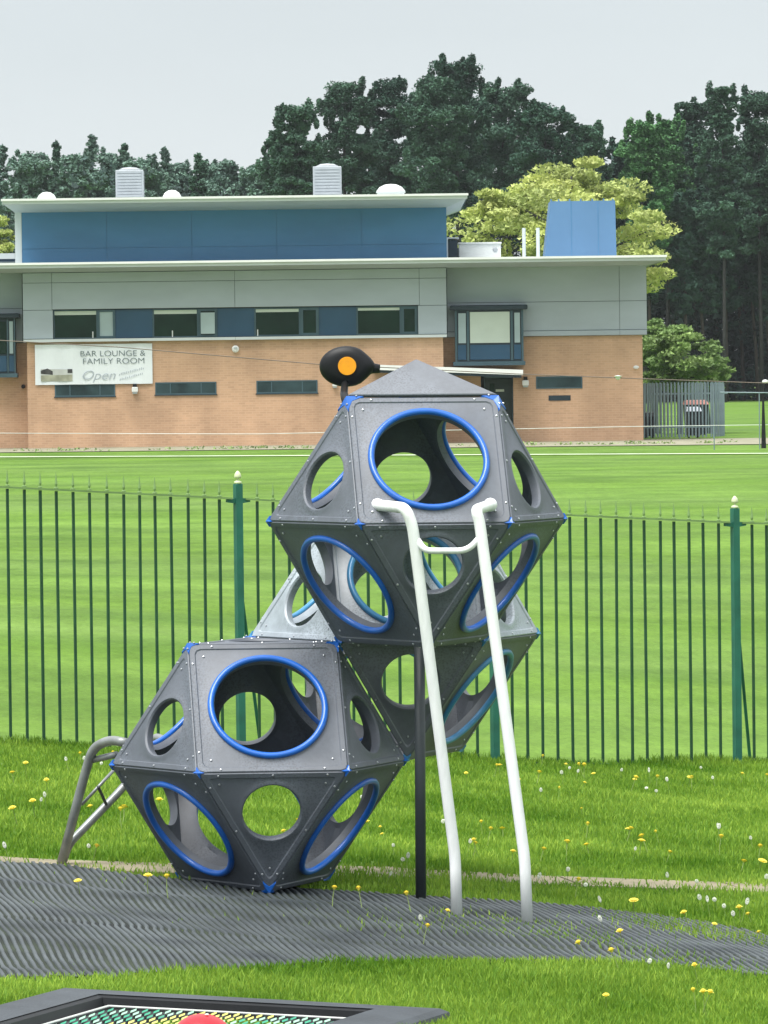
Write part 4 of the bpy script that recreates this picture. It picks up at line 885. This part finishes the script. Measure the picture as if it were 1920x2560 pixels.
# ------------------------------------------------------------------ grass
def blades(n, x0, x1, y0, y1, hmin, hmax, w, keep, seed, dens=None):
    r = np.random.default_rng(seed); x = r.uniform(x0,x1,n); y = r.uniform(y0,y1,n)
    m = keep(x,y,r); x, y = x[m], y[m]; n = len(x); z = zg(x,y)
    cl = .85+.22*np.sin(x*3.1+y*1.9)*np.sin(x*1.3-y*2.7)
    h = r.uniform(hmin,hmax,n)*cl; a = r.uniform(0,6.283,n); l = r.uniform(.0,.65,n)*h; la = r.uniform(0,6.283,n)
    ww = w*r.uniform(.6,1.3,n)/2; cx_, sx_ = np.cos(a)*ww, np.sin(a)*ww; dx, dy = np.cos(la)*l, np.sin(la)*l
    v = np.empty((n,5,3)); 
    v[:,0] = np.stack([x-cx_,y-sx_,z-.005],1); v[:,1] = np.stack([x+cx_,y+sx_,z-.005],1)
    v[:,2] = np.stack([x+cx_*.8+dx*.35,y+sx_*.8+dy*.35,z+h*.6],1); v[:,3] = np.stack([x-cx_*.8+dx*.35,y-sx_*.8+dy*.35,z+h*.6],1); v[:,4] = np.stack([x+dx,y+dy,z+h],1)
    v = v.reshape(-1,3); b = np.arange(n)*5
    t1 = np.stack([b,b+1,b+2],1); t2 = np.stack([b,b+2,b+3],1); t3 = np.stack([b+3,b+2,b+4],1)
    f = np.concatenate([t1,t2,t3]); rn = r.uniform(0,1,n); return v, f, np.concatenate([rn,rn,rn])
def keep_near(x,y,r):
    edge = r.uniform(-.06,.05,len(x)); m = ~in_mat(x,y,0) | ((in_mat(x,y,0)) & (~in_mat(x,y,-.07)) & (r.uniform(0,1,len(x)) < .5))
    wob_ = .09*np.sin(x*4.3)+.06*np.sin(x*9.7+1)+r.normal(0,.07,len(x))
    return m & (y < FL[1]+(x-FL[0])*.524+.08) & (~on_path(x,y+wob_,-.02) | (r.uniform(0,1,len(x)) < .05+.25*(np.sin(x*1.7+2) > .35))) & ~in_tramp(x,y,.0)
v, f, rn = blades(260000, -2.6,2.8, 20.6,27.5, .028,.068,.007, keep_near, 1)
tag(add('near_grass', mesh('near_grass', v, f, False, rn), M['blade']), 'bright green grass between the mat and the trampoline in the foreground', 'grass', kind='stuff')
v, f, rn = blades(330000, -3.6,4.2, 27.2,40.0, .02,.058,.008, keep_near, 2)
tag(add('verge_grass', mesh('verge_grass', v, f, False, rn), M['blade']), 'lush green grass verge between the mat and the railing fence', 'grass', kind='stuff')
# long unmown tufts at the fence foot
def keep_fence(x,y,r):
    d = (x-FL[0])*fn[0]+(y-FL[1])*fn[1]; return (np.abs(d) < .16) & (r.uniform(0,1,len(x)) < .35+.65*(np.sin(x*2.3+.8)*np.sin(x*5.1) > 0))
v, f, rn = blades(120000, -3.2,3.6, 35.6,40.4, .03,.08,.008, keep_fence, 4)
tag(add('fence_foot_grass', mesh('fence_foot_grass', v, f, False, rn), M['blade']), 'longer unmown grass along the foot of the railing fence', 'grass', kind='stuff')
# sparse blades growing through the mat
def keep_mat(x,y,r):
    d = np.sin(x*2.2+1.1)*np.sin(y*2.9+x)+np.sin(x*5+y*3)*.5; return in_mat(x,y,0) & (r.uniform(0,1,len(x)) < np.clip((x+.3)/3,.012,.7)*.7*np.clip(d+.35,.05,1)*(.35+.65*(y > 26)))
v, f, rn = blades(150000, X0,X1, 23.5,29, .022,.05,.007, keep_mat, 6)
tag(add('mat_grass', mesh('mat_grass', v, f, False, rn), M['blade']), 'sparse grass blades poking up through the ribbed rubber mat', 'grass', kind='stuff')
# weeds along the foot of the building
n_ = 70; cc = np.stack([rng.uniform(-13,14,n_), 172.5+rng.normal(0,.9,n_), rng.uniform(.0,.05,n_)+.022], 1); 
v, f, rn = leaves(cc, np.tile([[.32,.3,.07]], (n_,1)), 16, .09, .7, 0, 9)
tag(add('wall_foot_weeds', mesh('wall_foot_weeds', v, f, False, rn), M['shrubleaf']), 'ragged weeds along the gravel at the foot of the club building', 'weeds', kind='stuff')
# ------------------------------------------------------------------ dandelions
def dand(kind, px=None, py=None, xy=None, h=None, s=1.):
    p = gp(px, py) if xy is None else np.array([xy[0],xy[1],float(zg(*xy))])
    hh = h or random.uniform(.07,.13)
    if kind == 'y': proto = DY
    else: proto = DW
    o = copy_tree(proto); 
    o.location = (p[0], p[1], p[2]); k = hh/.1; o.scale = (s,s,k); o.rotation_euler = (random.uniform(-.35,.35), random.uniform(-.35,.35), random.uniform(0,6.28))
    if xy is None:   # py marks the flower, so bring the root a little nearer
        q = at(px, py, p[1]); 
        y = p[1]
        for _ in range(12):
            q = at(px,py,y); e_ = q[2]-hh-float(zg(q[0],y)); y += e_/max((CZ-q[2])/y,1e-3)
        o.location = (q[0],y,float(zg(q[0],y)))
    return o
DY = thing('dandelion', (0,10,-5), 'yellow dandelion flower standing in the grass around the rubber mat', 'flower', 'yellow dandelions in the grass')
g = G(); g.tube([(0,0,0),(.004,0,.05),(0,0,.098)], [.0022,.002,.002], 5); g.add('stem', M['stem'], DY)
g = G()
for ring, (n1, r1, hz) in enumerate(((11,.021,.001),(9,.014,.006),(6,.008,.009))):
    for i in range(n1):
        a = 2*math.pi*(i+ring*.5)/n1; w1 = .0045
        g.put([(math.cos(a-.15)*.003,math.sin(a-.15)*.003,.097+hz*.5),(math.cos(a-w1/r1)*r1,math.sin(a-w1/r1)*r1,.1+hz),(math.cos(a+w1/r1)*r1,math.sin(a+w1/r1)*r1,.1+hz),(math.cos(a+.15)*.003,math.sin(a+.15)*.003,.097+hz*.5)], [(0,1,2,3)])
g.lathe((0,0,.094), [(.003,-.004),(.010,.004),(.013,.010),(.006,.014)], 8); g.add('flower_head', M['petal'], DY)
DW = thing('dandelion_clock', (0,10,-5), 'round white dandelion seed head on a thin stalk in the grass', 'flower', 'white dandelion seed heads in the grass')
g = G(); g.tube([(0,0,0),(-.004,0,.05),(0,0,.09)], [.002,.0018,.0018], 5); g.add('stem', M['stem'], DW)
g = G()
for i in range(46):
    z = 1-2*(i+.5)/46; a = i*2.4; r2 = math.sqrt(1-z*z); d = np.array((r2*math.cos(a),r2*math.sin(a),z)); c = np.array((0,0,.102)); u = np.cross(d,[.1,.2,.97]); u /= np.linalg.norm(u); w = np.cross(d,u)
    g.put([c+d*.004, c+d*.014+u*.004, c+d*.0155+w*.004, c+d*.014-u*.004], [(0,1,2),(0,2,3)])
g.add('seed_head', M['clock'], DW)
yel = [(1461,1907),(1460,1911),(1488,1932),(1575,1940),(1584,1946),(1640,1940),(1720,1940),(1730,1941),(1916,1936),(1565,2068),(1572,2071),(1462,2057),(1418,2102),(1472,2110),(1620,2086),(1597,2100),(1663,2127),(1798,2090),(1896,2114),(1895,2147),(1436,2196),(1586,2246),(1725,2276),(1855,2266),(1882,2282),(1911,2326),(1780,2306),(1565,2323),(1472,2350),(1551,2371),(1746,2409),(1850,2150),(1516,2482),(1740,2474),(1752,2475),(1765,2476),(905,2218),(1105,2272),(1057,2312),(1030,2230),(1218,2070),(1197,2097),(1180,2106),(1256,2070),(1350,2120),(1415,2103),(925,2052),(1275,2126),(88,1998),(45,2015),(237,2013),(305,2014),(304,2021),(66,1903),(205,1882),(383,1994),(396,1998),(200,2198),(420,2190),(228,2112),(370,2186),(1340,1928),(1275,1900),(1232,1911),(1250,1912),(830,2218),(35,1930),(120,1945)]
whi = [(1422,1920),(1438,1927),(1548,1924),(1625,1925),(1788,1943),(1790,2066),(1802,2064),(1885,2094),(1415,2172),(1675,2187),(1470,2209),(1519,2244),(1765,2240),(1777,2247),(1796,2247),(1852,2252),(1840,2283),(1612,2400),(1670,2412),(1518,2290),(1010,2138),(1003,2148),(1060,2290),(172,1895),(205,1895),(115,1985),(27,2111),(230,2112),(1100,2053),(1330,2187),(1750,2200),(1910,2190),(1674,1948),(1815,2265),(964,2182)]
for px, py in yel: dand('y', px, py, s=random.uniform(.75,1.25) if py < 2250 else random.uniform(.65,.95))
for px, py in whi: dand('w', px, py, s=random.uniform(.45,.8))
rr = random.Random(5); cnt = 0
while cnt < 50:
    x, y = rr.uniform(-3.6,4), rr.uniform(28.6,38.5)
    if y > 36.1+(x+2.49)*.524 or in_mat(np.array(x),np.array(y),.05) or on_path(x,y,.02): continue
    dand('y' if rr.random() < .62 else 'w', xy=(x,y), h=rr.uniform(.05,.10), s=rr.uniform(.5,.8)); cnt += 1
for o in (DY, DW):
    for ch in list(o.children): bpy.data.objects.remove(ch)
    bpy.data.objects.remove(o)

# ------------------------------------------------------------------ air
hz = G(); hz.box(-960,960,-90,2620,-3,34); hm = bpy.data.materials.new('haze'); hm.use_nodes = True; ht = hm.node_tree; ht.nodes.clear()
ho = ht.nodes.new('ShaderNodeOutputMaterial'); pv = ht.nodes.new('ShaderNodeVolumePrincipled'); pv.inputs['Color'].default_value = (.88,.94,1,1); pv.inputs['Density'].default_value = .00009
ht.links.new(pv.outputs[0], ho.inputs['Volume'])
tag(hz.add('haze', hm), kind='stuff')
